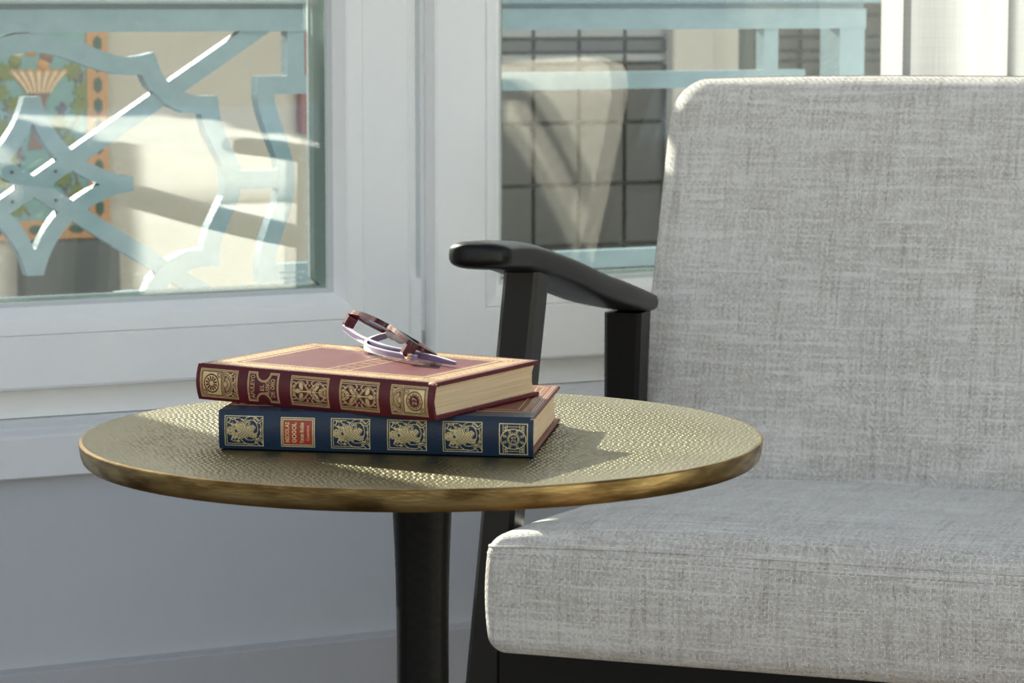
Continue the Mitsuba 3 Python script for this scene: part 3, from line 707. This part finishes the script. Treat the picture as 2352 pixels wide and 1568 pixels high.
def panel_sun(w, h):
    g = [ring(0, 0, w, h, 0.55)]
    for x in (2.4, 5.0, w - 5.3, w - 2.7): g += [sbox(x, 1.0, x + 0.35, h - 1.0)]
    for x in (3.85, w - 3.85):
        for y in (2.2, 3.9, h - 3.9, h - 2.2):
            g.append(circ(x, y, 0.8).difference(circ(x - 0.25, y + 0.2, 0.5)))
    for y in (2.0, h - 2.3): g.append(sbox(5.3, y, w - 5.3, y + 0.35))
    c, m = w / 2, h / 2
    oval = affinity.scale(circ(c, m, 1), 8.3, 6.6, origin=(c, m))
    g = [unary_union(g).difference(oval), oval.difference(affinity.scale(circ(c, m, 1), 7.8, 6.1, origin=(c, m)))]
    for k in range(20):
        a = 2 * math.pi * k / 20
        g.append(ln([(c + 3.0 * math.cos(a), m + 3.0 * math.sin(a)), (c + 4.3 * math.cos(a + 0.16), m + 4.3 * math.sin(a + 0.16))], 0.4))
    g.append(circ(c, m, 3.15).difference(circ(c, m, 2.8)))
    for k in range(8):
        a = 2 * math.pi * (k + 0.5) / 8
        l = leaf(c + 6.0 * math.cos(a), m + 5.0 * math.sin(a), 2.6, 1.5, math.degrees(a)); g.append(l.difference(l.buffer(-0.35)))
    g.append(turned(serif_text('25', 3.5, 2.9, False, False), c + 1.45, m - 1.75))
    return unary_union(g).intersection(sbox(0, 0, w, h))

# ------------------------------------------------------------------ books
class Book:
    def __init__(s, key, origin, a1, a2, L, Wd, Th, bulge):
        s.key, s.o, s.L, s.W, s.T, s.bulge = key, np.array(origin), L, Wd, Th, bulge
        s.e1 = np.array([math.cos(math.radians(a1)), math.sin(math.radians(a1)), 0]); s.e2 = np.array([math.cos(math.radians(a2)), math.sin(math.radians(a2)), 0])
    def put(s, m): return xf(m, s.o, s.e1, s.e2, np.array([0, 0, 1.0]))
    def spine_y(s, h): return -s.bulge * (1 - (2 * h / s.T - 1) ** 2)
    def spine(s, t=0.0016):
        hs = np.linspace(0, s.T, 13)
        loop = [(s.spine_y(h), h) for h in hs] + [(s.spine_y(h) + t, min(max(h, t), s.T - t)) for h in hs[::-1]]
        r = [np.array([[x, a, b] for a, b in loop]) for x in (0.0, s.L)]
        return s.put(loft(r))
    def on_spine(s, poly_mm, s0, h0, proud=0.00012):
        m = extrude(affinity.scale(poly_mm, 0.001, 0.001, origin=(0, 0)).simplify(0.00003), 0.0001)
        v, f = trimesh.remesh.subdivide_to_size(m.vertices, m.faces, 0.004, max_iter=12)
        h = h0 + v[:, 1]
        yy = s.spine_y(h) - (v[:, 2] / 0.0001) * proud + 0.00002
        m = trimesh.Trimesh(np.stack([s0 + v[:, 0], yy, h], 1), f, process=False); m.invert()
        return s.put(m)
    def on_cover(s, poly_mm, z, proud=0.00010):
        m = extrude(affinity.scale(poly_mm, 0.001, 0.001, origin=(0, 0)).simplify(0.00003), proud)
        m.apply_translation([0, 0, z]); return s.put(m)
    def block(s, ov, board):
        """page block with a hollow fore-edge and an uneven outline"""
        z0, z1 = board, s.T - board
        hs = np.linspace(z0, z1, 15); c = (z0 + z1) / 2; hh = (z1 - z0) / 2
        rings = []
        r_ = np.random.default_rng(5)
        xs = np.linspace(ov, s.L - ov, 30)
        jag = r_.normal(0, 0.00022, (len(xs), len(hs)))
        for i, x in enumerate(xs):
            fore = s.W - ov - 0.0035 * (1 - ((hs - c) / hh) ** 2) + jag[i]
            near = s.spine_y(hs) + 0.0017
            rings.append(np.vstack([np.stack([np.full(len(hs), x), fore, hs], 1), np.stack([np.full(len(hs), x), near, hs], 1)[::-1]]))
        return s.put(loft(rings))

bk = thing('book', 'maroon leather book with gold tooling, top of the two books, under the eyeglasses', 'book', 'leather books on the brass table')
ZR = ZTOP + 0.0252
a1 = -33.0
R1 = np.array([-0.0476, 1.8227, ZR])
e1r = np.array([math.cos(math.radians(a1)), math.sin(math.radians(a1)), 0])
rb = Book(bk, R1 - 0.188 * e1r, a1, 61.0, 0.188, 0.136, 0.0235, 0.0032)
BD = 0.0027
def board_mesh(b, z0, x0=0.0, y0=0.0012, y1=None):
    return b.put(bx((x0, y0, z0), (b.L - x0, y1 or b.W, z0 + BD), 0.0007))
obj('cover', board_mesh(rb, rb.T - BD), 'm_red_leather', bk)
obj('cover', board_mesh(rb, 0.0), 'm_red_leather', bk)
sp = obj('spine', rb.spine(), 'm_red_leather', bk, 40)
obj('page_block', rb.block(0.0028, BD), 'm_pages', bk, label='cream page edges')
hP = 0.0021
P = [(0.0033, 0.0309, panel_wheel(30.9, 18.9), 'gold wheel and fan ornament'),
     (0.0426, 0.0250, cartouche(25.0, 19.3), 'gold cartouche outline'),
     (0.0773, 0.0302, panel_vine(30.2, 19.0), 'gold vine ornament with leaves to the left'),
     (0.1162, 0.0303, flip_x(panel_vine(30.3, 19.0), 30.3), 'gold vine ornament with leaves to the right'),
     (0.1557, 0.0280, flip_x(affinity.scale(panel_wheel(30.9, 18.9), 1, 1), 30.9), '')]
num27 = affinity.scale(panel_wheel(30.9, 18.9, None), 1, 1)
def panel27():
    w, h = 28.0, 18.8
    g = flip_x(panel_wheel(30.9, h, None), 30.9)
    g = affinity.translate(g, -2.9, 0).intersection(sbox(1.8, 0, w, h))
    cxx, cyy = w - 9.6, h / 2
    g = g.difference(circ(cxx, cyy, 6.3)).union(circ(cxx, cyy, 5.5).difference(circ(cxx, cyy, 5.05)))
    for k in range(12):
        a = 2 * math.pi * (k + 0.5) / 12
        q = circ(cxx + 4.5 * math.cos(a), cyy + 4.5 * math.sin(a), 1.0)
        g = g.union(q.difference(circ(cxx + 4.5 * math.cos(a), cyy + 4.5 * math.sin(a), 0.62)).difference(circ(cxx, cyy, 3.8)))
    g = g.union(turned(serif_text('27', 4.4, 3.2, False, False), cxx + 1.6, cyy - 2.2))
    return g.union(ring(0, 0, w, h, 0.5)).union(ring(0.95, 0.9, w - 0.95, h - 0.9, 0.42)).intersection(sbox(0, 0, w, h))
P[4] = (0.1557, 0.0280, panel27(), 'gold ornament with the number 27')
for s0, w_, g, lb in P:
    obj('spine_ornament', rb.on_spine(g, s0, hP), 'm_gold', bk, label=lb)
tx = [turned(serif_text('APULEYO', 15.2, 3.2), 5.6, 2.0), turned(serif_text('EL', 4.2, 3.1), 13.4, 7.5), turned(serif_text('ASNO', 8.7, 3.2), 17.9, 5.3), turned(serif_text('DE ORO', 11.7, 3.2), 22.0, 3.8)]
obj('spine_lettering', rb.on_spine(unary_union(tx), 0.0426, hP), 'm_gold', bk, label='gold lettering APULEYO EL ASNO DE ORO')
def cover_art(L, W):
    """gold tooling of the front board, x along the spine"""
    g = []
    o, bw_ = 5.0, 17.0
    g.append(ring(o - 2.2, o - 2.2, L - o + 2.2, W - o + 2.2, 0.5))
    band = sbox(o, o, L - o, W - o).difference(sbox(o + bw_, o + bw_, L - o - bw_, W - o - bw_))
    holes = []
    def scroll(x, y, s):
        t = np.linspace(0.3, 2 * math.pi, 14); r = 2.1 * (1 - 0.55 * t / (2 * math.pi))
        return LineString(np.stack([x + r * np.cos(t * s), y + r * np.sin(t * s)], 1)).buffer(0.30)
    x = o + bw_ + 3
    while x < L - o - bw_ - 2:
        for y in (o + 4.2, o + 9.6, W - o - 4.2, W - o - 9.6): holes.append(scroll(x, y, 1 if int(x) % 2 else -1)); holes.append(circ(x + 2.9, y + 1.6, 0.5))
        x += 6.2
    y = o + bw_ + 3
    while y < W - o - bw_ - 2:
        for xx in (o + 4.2, o + 9.6, L - o - 4.2, L - o - 9.6): holes.append(scroll(xx, y, 1 if int(y) % 2 else -1)); holes.append(circ(xx + 1.6, y + 2.9, 0.5))
        y += 6.2
    for xx in (o + 8.2, L - o - 8.2):
        for yy in (o + 8.2, W - o - 8.2):
            holes.append(circ(xx, yy, 6.6).difference(circ(xx, yy, 6.0))); holes.append(wheel(xx, yy, 4.6))
    holes.append(ring(o + 12.4, o + 12.4, L - o - 12.4, W - o - 12.4, 2.4))
    holes.append(ring(o + 1.0, o + 1.0, L - o - 1.0, W - o - 1.0, 0.35))
    g.append(band.difference(unary_union(holes)))
    # cross bands of the middle field
    xm = L * 0.52
    for d in (-9, -7.5, 7, 8.5): g.append(sbox(xm + d, o + bw_, xm + d + 0.7, W - o - bw_))
    for k in range(9):
        yy = o + bw_ + 6 + k * (W - 2 * o - 2 * bw_ - 12) / 8
        g.append(ring(xm - 4, yy - 1.6, xm + 4, yy + 1.6, 0.5)); g.append(ln([(xm - 4, yy), (xm + 4, yy)], 0.5))
    g.append(ring(o + bw_ + 1.5, o + bw_ + 1.5, L - o - bw_ - 1.5, W - o - bw_ - 1.5, 0.5))
    return unary_union(g)
obj('cover_tooling', rb.on_cover(cover_art(188, 136), rb.T), 'm_gold_cover', bk, label='gold tooled border and bands on the cover')
w0 = trimesh.creation.icosphere(2, 0.0019); w0.vertices = w0.vertices * np.array([1.6, 1.0, 0.6]) * (0.8 + 0.5 * meshkit.noise(w0.vertices * 900)[:, None]); w0.apply_translation([rb.L - 0.0026, 0.0008, rb.T - 0.0008])
obj('worn_corner', rb.put(w0), 'm_wear', bk, True, label='scuffed pale corner of the spine')

bk2 = thing('book', 'navy leather spine book with maroon boards, lying flat on the brass table', 'book', 'leather books on the brass table')
a1 = -10.5
B1 = np.array([0.0134, 1.8374, ZTOP + 0.0002])
e1b = np.array([math.cos(math.radians(a1)), math.sin(math.radians(a1)), 0])
bb = Book(bk2, B1 - 0.204 * e1b, a1, 83.0, 0.204, 0.158, 0.0248, 0.0022)
obj('cover', board_mesh(bb, bb.T - BD), 'm_brown_leather', bk2, label='maroon board')
obj('cover', board_mesh(bb, 0.0), 'm_brown_leather', bk2, label='maroon board')
obj('spine', bb.spine(0.0018), 'm_blue_leather', bk2, 40, label='navy leather spine')
for z0 in (bb.T - 0.0001, -0.00015):
    obj('spine_strip', bb.put(bx((0.0004, 0.0009, z0), (bb.L - 0.0004, 0.0215, z0 + 0.00025))), 'm_blue_leather', bk2, label='navy leather strip on the board')
obj('page_block', bb.block(0.0032, BD), 'm_pages', bk2, label='cream page edges')
for s0 in (0.0040, 0.0738, 0.1104, 0.1462):
    obj('spine_ornament', bb.on_spine(panel_knot(25.4, 19.4), s0, 0.0021), 'm_gold', bk2, label='gold interlaced dragon ornament')
obj('spine_ornament', bb.on_spine(panel_sun(18.4, 19.9), 0.1823, 0.0012), 'm_gold', bk2, label='gold ornament with the number 25')
obj('title_label', bb.on_spine(sbox(1.6, 1.6, 20.6, 17.4), 0.0410, 0.0023, 0.00008), 'm_label_red', bk2, label='red title label')
obj('title_frame', bb.on_spine(ring(0, 0, 22.2, 19.0, 0.55).union(ring(1.1, 1.1, 21.1, 17.9, 0.5)), 0.0410, 0.0023), 'm_gold', bk2, label='double gold frame of the title label')
tx = [turned(serif_text('NICOLAI', 13.0, 2.6, True), 5.5, 2.9), turned(serif_text('GOGOL', 13.0, 2.9, True), 10.2, 2.9), turned(serif_text('Taras Bulba', 13.2, 2.4, True, False), 15.0, 2.6), turned(serif_text('Cuentos', 9.6, 1.75, False, False), 18.6, 4.4)]
obj('title_lettering', bb.on_spine(unary_union(tx), 0.0410, 0.0023, 0.00016), 'm_gold', bk2, label='gold lettering NICOLAI GOGOL Taras Bulba Cuentos')
w1 = trimesh.creation.icosphere(2, 0.0013); w1.vertices = w1.vertices * np.array([1.3, 0.9, 0.7]) * (0.8 + 0.5 * meshkit.noise(w1.vertices * 1200)[:, None]); w1.apply_translation([bb.L - 0.0010, 0.0008, bb.T - 0.0011])
obj('worn_corner', bb.put(w1), 'm_wear', bk2, True, label='scuffed pale corner of the spine')
def back_art(L, W):
    g = [ring(2.5, 24, L - 2.5, W - 2.5, 0.5), ring(4.0, 25.5, L - 4.0, W - 4.0, 0.5)]
    x = L - 9
    y = 31
    while y < W - 8:
        for xx in (L - 8.5, 8.5):
            t = np.linspace(0.3, 2 * math.pi, 14); r = 2.3 * (1 - 0.5 * t / 6.3)
            g.append(LineString(np.stack([xx + r * np.cos(t), y + r * np.sin(t)], 1)).buffer(0.35)); g.append(circ(xx - 1, y + 3, 0.6))
        y += 6.4
    for i in range(26):
        g.append(circ(16 + i * 7, W - 9, 2.0).difference(circ(16 + i * 7, W - 9, 1.2)))
    g.append(ring(13.5, 34, L - 13.5, W - 13.5, 0.7))
    return unary_union(g)
obj('cover_tooling', bb.on_cover(back_art(204, 158), bb.T), 'm_gold_cover', bk2, label='gold tooled border on the maroon board')

# ------------------------------------------------------------------ eyeglasses lying folded on the upper book
gl = thing('eyeglasses', 'folded eyeglasses with dark red frame and lilac temples on the maroon book', 'eyeglasses')
ZB = ZR + rb.T + 0.0001
Tn = np.array([-0.0664, 1.920, 0.6515])                     # near upper corner of the front
ga = np.array([-0.0456, 0.120, 0.0070]); GW = 0.131; ga /= np.linalg.norm(ga)
gh = np.array([0.0227, 0.006, -0.0145]); gh -= ga * (gh @ ga); gh /= np.linalg.norm(gh)
gn = np.cross(ga, gh); gn *= np.sign(gn[2])
def gput(m): return xf(m, Tn, ga, gh, gn)
def lens_shape(x0, x1, y0, y1, r):
    p = Polygon([(x0 + 0.002, y0 + 0.001), ((x0 + x1) / 2, y0 - 0.0003), (x1 - 0.001, y0 + 0.0015), (x1, (y0 + y1) / 2), (x1 - 0.005, y1), (x0 + 0.006, y1), (x0, (y0 + y1) / 2)])
    return p.buffer(-r).buffer(r, 12)
H_ = 0.0285
l1 = lens_shape(0.0065, 0.0570, 0.0042, H_ - 0.0028, 0.007)
l2 = affinity.translate(affinity.scale(l1, -1, 1, origin=(0, 0)), GW, 0)
o1 = l1.buffer(0.0034, 10); o2 = l2.buffer(0.0034, 10)
brow = Polygon([tuple(q) for q in catmull([(0, 0.0030), (0.004, 0.0006), (0.025, -0.0006), (0.050, 0.0022), (0.0655, 0.0062), (GW - 0.050, 0.0022), (GW - 0.025, -0.0006), (GW - 0.004, 0.0006), (GW, 0.0030)], 12)] + [ (GW, 0.0085), (GW - 0.006, 0.0125), (GW - 0.056, 0.012), (0.0655, 0.0105), (0.056, 0.012), (0.006, 0.0125), (0, 0.0085)])
front = unary_union([o1, o2, brow]).buffer(0.004, 16).buffer(-0.0065, 16).buffer(0.0025, 16).difference(unary_union([l1, l2]))
def bent(poly, z0, z1, sub=0.006):
    m = extrude(poly.simplify(0.00002), z1 - z0)
    v, f = trimesh.remesh.subdivide_to_size(m.vertices, m.faces, sub, max_iter=10)
    x = v[:, 0] - GW / 2
    v = np.stack([v[:, 0], v[:, 1], v[:, 2] + z0 - 0.9 * x ** 2], 1)
    return gput(trimesh.Trimesh(v, f, process=True))
obj('front_frame', bent(front, -0.0012, 0.0012), 'm_acetate', gl, 40, label='dark red acetate front')
obj('front_facing', bent(front.buffer(-0.00035), 0.0012, 0.0021), 'm_acetate_top', gl, 40, label='smoky grey facing on the front')
for l in (l1, l2):
    xs_, ys_ = np.linspace(l.bounds[0], l.bounds[2], 16), np.linspace(l.bounds[1], l.bounds[3], 10)
    m = extrude(l.buffer(0.0004), 0.0001); up = m.face_normals[:, 2] > 0.5
    m.update_faces(up); m.remove_unreferenced_vertices()
    v, f = trimesh.remesh.subdivide_to_size(m.vertices, m.faces, 0.005, max_iter=10)
    x = v[:, 0] - GW / 2; cxx, cyy = l.centroid.x, l.centroid.y
    v = np.stack([v[:, 0], v[:, 1], 0.0008 - 0.9 * x ** 2 - 2.2 * ((v[:, 0] - cxx) ** 2 + (v[:, 1] - cyy) ** 2)], 1)
    obj('lens', gput(trimesh.Trimesh(v, f, process=False)), 'm_lens', gl, True)
for x0 in (0.0, GW - 0.0065):
    sag = -0.9 * (GW / 2) ** 2
    obj('end_piece', gput(bx((x0, 0.0012, sag - 0.0085), (x0 + 0.0065, 0.0085, sag - 0.0005), 0.0008)), 'm_acetate', gl, label='dark red end piece')
for x in (GW / 2 - 0.0075, GW / 2 + 0.0075):
    e = trimesh.creation.icosphere(2, 1.0); e.apply_scale([0.0014, 0.0050, 0.0028]); e.apply_translation([x, 0.0160, -0.0032])
    obj('nose_pad', gput(e), 'm_nose_pad', gl, True)
def temple(pts, name='temple'):
    c = catmull(pts, 10) + np.array([0, 0, 0.0012])
    t = np.gradient(c, axis=0); t /= np.linalg.norm(t, axis=1, keepdims=True)
    n_ = np.cross(t, [0, 0, 1]); n_ /= np.linalg.norm(n_, axis=1, keepdims=True)
    b = np.cross(n_, t)
    k = len(c); s = np.linspace(0, 1, k)
    wd = np.interp(s, [0, 0.1, 0.6, 0.85, 0.97, 1.0], [0.0026, 0.0025, 0.0024, 0.0027, 0.0026, 0.0012])
    th = np.interp(s, [0, 0.9, 1.0], [0.0043, 0.0046, 0.0024])
    def body(off, hh):
        return loft([c[i] + b[i] * off * th[i] + np.array([p_[0] * n_[i] + p_[1] * b[i] for p_ in superloop(wd[i], hh * th[i], 16, 5)]) for i in range(k)])
    tk = obj(name, body(0, 0.84), 'm_lilac', gl, 40, label='lilac temple')
    obj('edge_lining', cat([body(0.44, 0.08), body(-0.44, 0.08)]), 'm_white_edge', tk, 40, label='white laminated edge')
temple([(-0.1165, 2.044, 0.6430), (-0.1060, 2.012, 0.6402), (-0.0945, 1.985, 0.6386), (-0.0805, 1.957, 0.6378), (-0.0620, 1.932, 0.6372), (-0.0362, 1.9015, 0.6352)])
temple([(-0.0625, 1.914, 0.6372), (-0.0720, 1.928, 0.6368), (-0.0835, 1.946, 0.6366), (-0.0945, 1.968, 0.6368), (-0.0990, 1.984, 0.6376), (-0.0945, 2.000, 0.6396), (-0.0780, 2.020, 0.6425)])
for p0, p1 in ((gput(trimesh.Trimesh([[0.0035, 0.006, -0.0125]], [[0, 0, 0]], process=False)).vertices[0], np.array([-0.0645, 1.9165, 0.6390])),
               (gput(trimesh.Trimesh([[GW - 0.0035, 0.006, -0.0125]], [[0, 0, 0]], process=False)).vertices[0], np.array([-0.1130, 2.038, 0.6438]))):
    hk = obj('hinge', tube([p0, (p0 + p1) / 2, p1], [0.0013, 0.0017, 0.0013], 10, up=(1, 0.2, 0)), 'm_hinge', gl, 30, label='gold hinge')
    obj('screw', cat([trimesh.creation.cylinder(0.0019, 0.0014, sections=14, transform=trimesh.transformations.translation_matrix((p0 + p1) / 2 + np.array([0, 0, d]))) for d in (-0.0016, 0.0, 0.0016)]), 'm_hinge', hk, 30)

# ------------------------------------------------------------------ armchair: x to the right along its front, y to its back, z up
ac = thing('armchair', 'light grey linen armchair with black wooden arms beside the brass table', 'armchair')
def cput(m): return xf(m, np.array([F0[0], F0[1], EYE[2] * (1 - CK)]), E1 * CK, E2 * CK, np.array([0, 0, CK]))
ZF = EYE[2] * (1 - 1 / CK)          # height of the floor in chair units
CW, SD = 0.660, 0.46
seat = rounded_grid((CW, SD, 0.092), (0.014, 0.014, 0.014), (70, 50, 10))
def seat_def(V):
    V = V.copy(); x, y, z = V[:, 0], V[:, 1], V[:, 2]
    fx = 1 - np.abs(2 * x / CW - 1) ** 6.0; fy = 1 - np.abs(2 * np.clip(y, 0, SD) / SD - 1) ** 3.0
    tz = np.clip((z - 0.060) / 0.032, 0, 1)
    z = z + 0.021 * np.clip(fx, 0, 1) * np.clip(fy * 1.1, 0, 1) ** 0.65 * tz + 0.006 * np.clip(fx, 0, 1) * (1 - np.clip(fy, 0, 1)) * tz
    front = np.clip(1 - y / 0.10, 0, 1)
    y = y - 0.007 * np.sin(np.clip(z / 0.092, 0, 1) * math.pi) * np.clip(fx, 0, 1) * front
    z = z - 0.030 * np.clip(y / SD, 0, 1) * (0.4 + 0.6 * tz)
    x = x - 0.004 * np.sin(np.clip(z / 0.092, 0, 1) * math.pi) * np.where(x < CW / 2, 1, -1) * np.clip(np.abs(2 * x / CW - 1) * 8 - 7, 0, 1)
    return np.stack([x, y, z + 0.3695], 1)
seat.vertices = seat_def(np.asarray(seat.vertices))
sc_ = obj('seat_cushion', cput(seat), 'm_fabric', ac, True)
# welt around the upper edge of the seat box
def rect_path(w, d, r, n=10):
    p = []
    for cx_, cy_, a in ((r, r, 180), (w - r, r, 270), (w - r, d - r, 0), (r, d - r, 90)):
        for k in range(n + 1):
            t = math.radians(a + 90 * k / n); p.append((cx_ + r * math.cos(t), cy_ + r * math.sin(t)))
    return np.array(p)
def dense(p, step=0.006):
    out = []
    for a, b in zip(p, np.roll(p, -1, 0)):
        k = max(1, int(np.linalg.norm(b - a) / step)); out += [a + (b - a) * i / k for i in range(k)]
    return np.array(out)
rp = dense(rect_path(CW, SD, 0.014))
w3 = np.column_stack([rp, np.full(len(rp), 0.0835)])
ctr = np.array([CW / 2, SD / 2])
w3[:, :2] += (rp - ctr) / np.linalg.norm(rp - ctr, axis=1, keepdims=True) * -0.0012
welt = seat_def(w3)
obj('piping', cput(tube(np.vstack([welt, welt[:2]]), 0.0012, 7)), 'm_fabric', sc_, True, label='stitched seam around the seat')
stm = []
w4 = np.column_stack([rp, np.full(len(rp), 0.0785)]); w4 = seat_def(w4)
for i in range(0, len(w4) - 1):
    a, b = w4[i], w4[(i + 1) % len(w4)]
    if a[1] < 0.03 and np.linalg.norm(b - a) < 0.02:
        d = b - a; stm.append(tube([a + d * 0.15, a + d * 0.75], 0.0006, 5))
if stm: obj('stitching', cput(cat(stm)), 'm_piping', sc_)
# back cushion
BT, BH, LEAN = 0.085, 0.405, math.radians(19.0)
back = rounded_grid((CW, BT, BH), (0.034, 0.021, 0.040), (64, 6, 48))
def back_def(V):
    V = V.copy(); x, y, z = V[:, 0], V[:, 1], V[:, 2]
    fx = np.clip(1 - np.abs(2 * x / CW - 1) ** 3, 0, 1); fz = np.clip(1 - np.abs(2 * z / BH - 1) ** 4, 0, 1)
    y = y - 0.012 * fx * fz * (y < BT / 2) + 0.008 * fx * fz * (y >= BT / 2)
    z = z + 0.006 * fx * np.clip((z - 0.3) / 0.1, 0, 1)
    Y = 0.356 + y * math.cos(LEAN) + z * math.sin(LEAN); Z = 0.418 - y * math.sin(LEAN) * 0.55 + z * math.cos(LEAN)
    return np.stack([x, Y, Z], 1)
back.vertices = back_def(np.asarray(back.vertices))
bc = obj('back_cushion', cput(back), 'm_fabric', ac, True)
RX, RZ = 0.034, 0.040
rp2 = [(0.0, z) for z in np.linspace(0.0, BH - RZ - 0.001, 70)]
for k in range(1, 12):
    t = math.radians(180 - 90 * k / 12); rp2.append((RX + RX * math.cos(t), BH - RZ + RZ * math.sin(t)))
rp2 += [(x, BH) for x in np.linspace(RX + 0.001, CW - RX - 0.001, 90)]
for k in range(1, 12):
    t = math.radians(90 - 90 * k / 12); rp2.append((CW - RX + RX * math.cos(t), BH - RZ + RZ * math.sin(t)))
rp2 += [(CW, z) for z in np.linspace(BH - RZ - 0.001, 0.0, 70)]
rp2 = np.array(rp2)
w5 = back_def(np.column_stack([rp2[:, 0] * 0.9985 + 0.0004, np.full(len(rp2), 0.0205), rp2[:, 1] - 0.0003]))
obj('piping', cput(tube(w5, 0.0011, 7, up=(0, 1, 0))), 'm_stitch', bc, True, label='dark stitched seam around the back')
# arms
def arm_mesh(xc, mir):
    path = catmull([(xc, -0.014, 0.6790), (xc, 0.045, 0.6735), (xc, 0.13, 0.6565), (xc, 0.226, 0.6345), (xc, 0.31, 0.6185), (xc, 0.372, 0.6075)], 10)
    n_ = len(path); s = np.linspace(0, 1, n_)
    wd = np.interp(s, [0, 0.15, 0.45, 0.75, 1], [0.050, 0.053, 0.060, 0.056, 0.046]); th = np.interp(s, [0, 0.1, 0.7, 1], [0.0215, 0.0225, 0.0235, 0.018])
    t = np.gradient(path, axis=0); t /= np.linalg.norm(t, axis=1, keepdims=True)
    rings = []
    def add(c, i, k):
        nn = np.array([0, -t[i][2], t[i][1]])
        l = superloop(wd[i] * k, th[i] * (k ** 0.5 if k < 1 else 1), 32, 3.0)
        rings.append(np.array([c + np.array([mir * a, 0, 0]) + nn * b for a, b in l]))
    for a in np.linspace(85, 6, 9):
        add(path[0] - t[0] * 0.020 * math.sin(math.radians(a)), 0, math.cos(math.radians(a)) ** 0.75)
    for i in range(n_): add(path[i], i, 1.0)
    for a in np.linspace(6, 85, 8):
        add(path[-1] + t[-1] * 0.016 * math.sin(math.radians(a)), n_ - 1, math.cos(math.radians(a)) ** 0.75)
    return loft(rings)
def post(a, b, wa, da, wb, db, c=0.0035):
    """square section post with chamfered edges between two centres"""
    def loop(p, w, d):
        w, d = w / 2, d / 2
        return np.array([(p[0] + x, p[1] + y, p[2]) for x, y in ((-w + c, -d), (w - c, -d), (w, -d + c), (w, d - c), (w - c, d), (-w + c, d), (-w, d - c), (-w, -d + c))])
    return loft([loop(np.array(a), wa, da), loop(np.array(b), wb, db)])
def arm_z(y): return np.interp(y, [-0.014, 0.045, 0.13, 0.226, 0.31, 0.372], [0.6790, 0.6735, 0.6565, 0.6345, 0.6185, 0.6075])
for mir in (1, -1):
    X = lambda x: x if mir == 1 else CW - x
    obj('arm', cput(arm_mesh(X(0.003), mir)), 'm_black_wood', ac, 40)
    zt = 0.6660
    obj('front_leg', cput(post((X(-0.0353), 0.043, ZF), (X(0.0085), 0.076, zt), 0.026, 0.030, 0.029, 0.032)), 'm_black_wood', ac)
    obj('rear_leg', cput(post((X(-0.024), 0.418, ZF), (X(-0.0015), 0.372, 0.5985), 0.020, 0.026, 0.034, 0.034)), 'm_black_wood', ac)
    obj('side_rail', cput(bx((X(-0.005), 0.055, 0.325), (X(0.018), 0.425, 0.366), 0.003)), 'm_black_wood', ac)
obj('front_rail', cput(bx((-0.006, 0.042, 0.305), (CW + 0.006, 0.066, 0.3685), 0.003)), 'm_black_wood', ac)
obj('rear_rail', cput(bx((-0.012, 0.405, 0.28), (CW + 0.012, 0.428, 0.335), 0.003)), 'm_black_wood', ac)
obj('back_slat', cput(bx((0.02, 0.470, 0.335), (CW - 0.02, 0.492, 0.43), 0.003)), 'm_black_wood', ac)

# ------------------------------------------------------------------ the bed to the right of the camera, seen only as a reflection in the panes
bd = thing('bed', 'bed with white linen standing in the sun to the right of the armchair', 'bed')
pri('m_linen', (0.87, 0.86, 0.84), 0.9)
BV = -2.15
obj('valance', wbx(0.50, 2.45, BV - 1.98, BV - 0.02, 0.0, 0.27, 0.01), 'm_linen', bd)
mt = rounded_grid((1.97, 2.0, 0.24), (0.05, 0.05, 0.05), (10, 10, 4)); mt.apply_translation([0.49, BV - 2.0, 0.265])
obj('mattress', wall_xf(mt), 'm_linen', bd, True)
dv = rounded_grid((1.60, 2.06, 0.09), (0.04, 0.04, 0.04), (60, 60, 4)); V_ = np.array(dv.vertices)
V_[:, 2] += np.where(V_[:, 2] > 0.05, 0.03 * meshkit.fbm(V_ * [5, 4, 0], 3), 0); dv.vertices = V_ + [0.45, BV - 2.03, 0.495]
obj('duvet', wall_xf(dv), 'm_linen', bd, True)
for vv in (BV - 1.45, BV - 0.52):
    pw = trimesh.creation.icosphere(4, 1.0); q = np.array(pw.vertices); pw.vertices = np.sign(q) * np.abs(q) ** 0.7 * [0.19, 0.36, 0.09] + [2.25, vv, 0.59]
    obj('pillow', wall_xf(pw), 'm_linen', bd, True)
obj('headboard', wbx(2.46, 2.52, BV - 2.05, BV + 0.03, 0.0, 1.05, 0.01), 'm_room', bd)
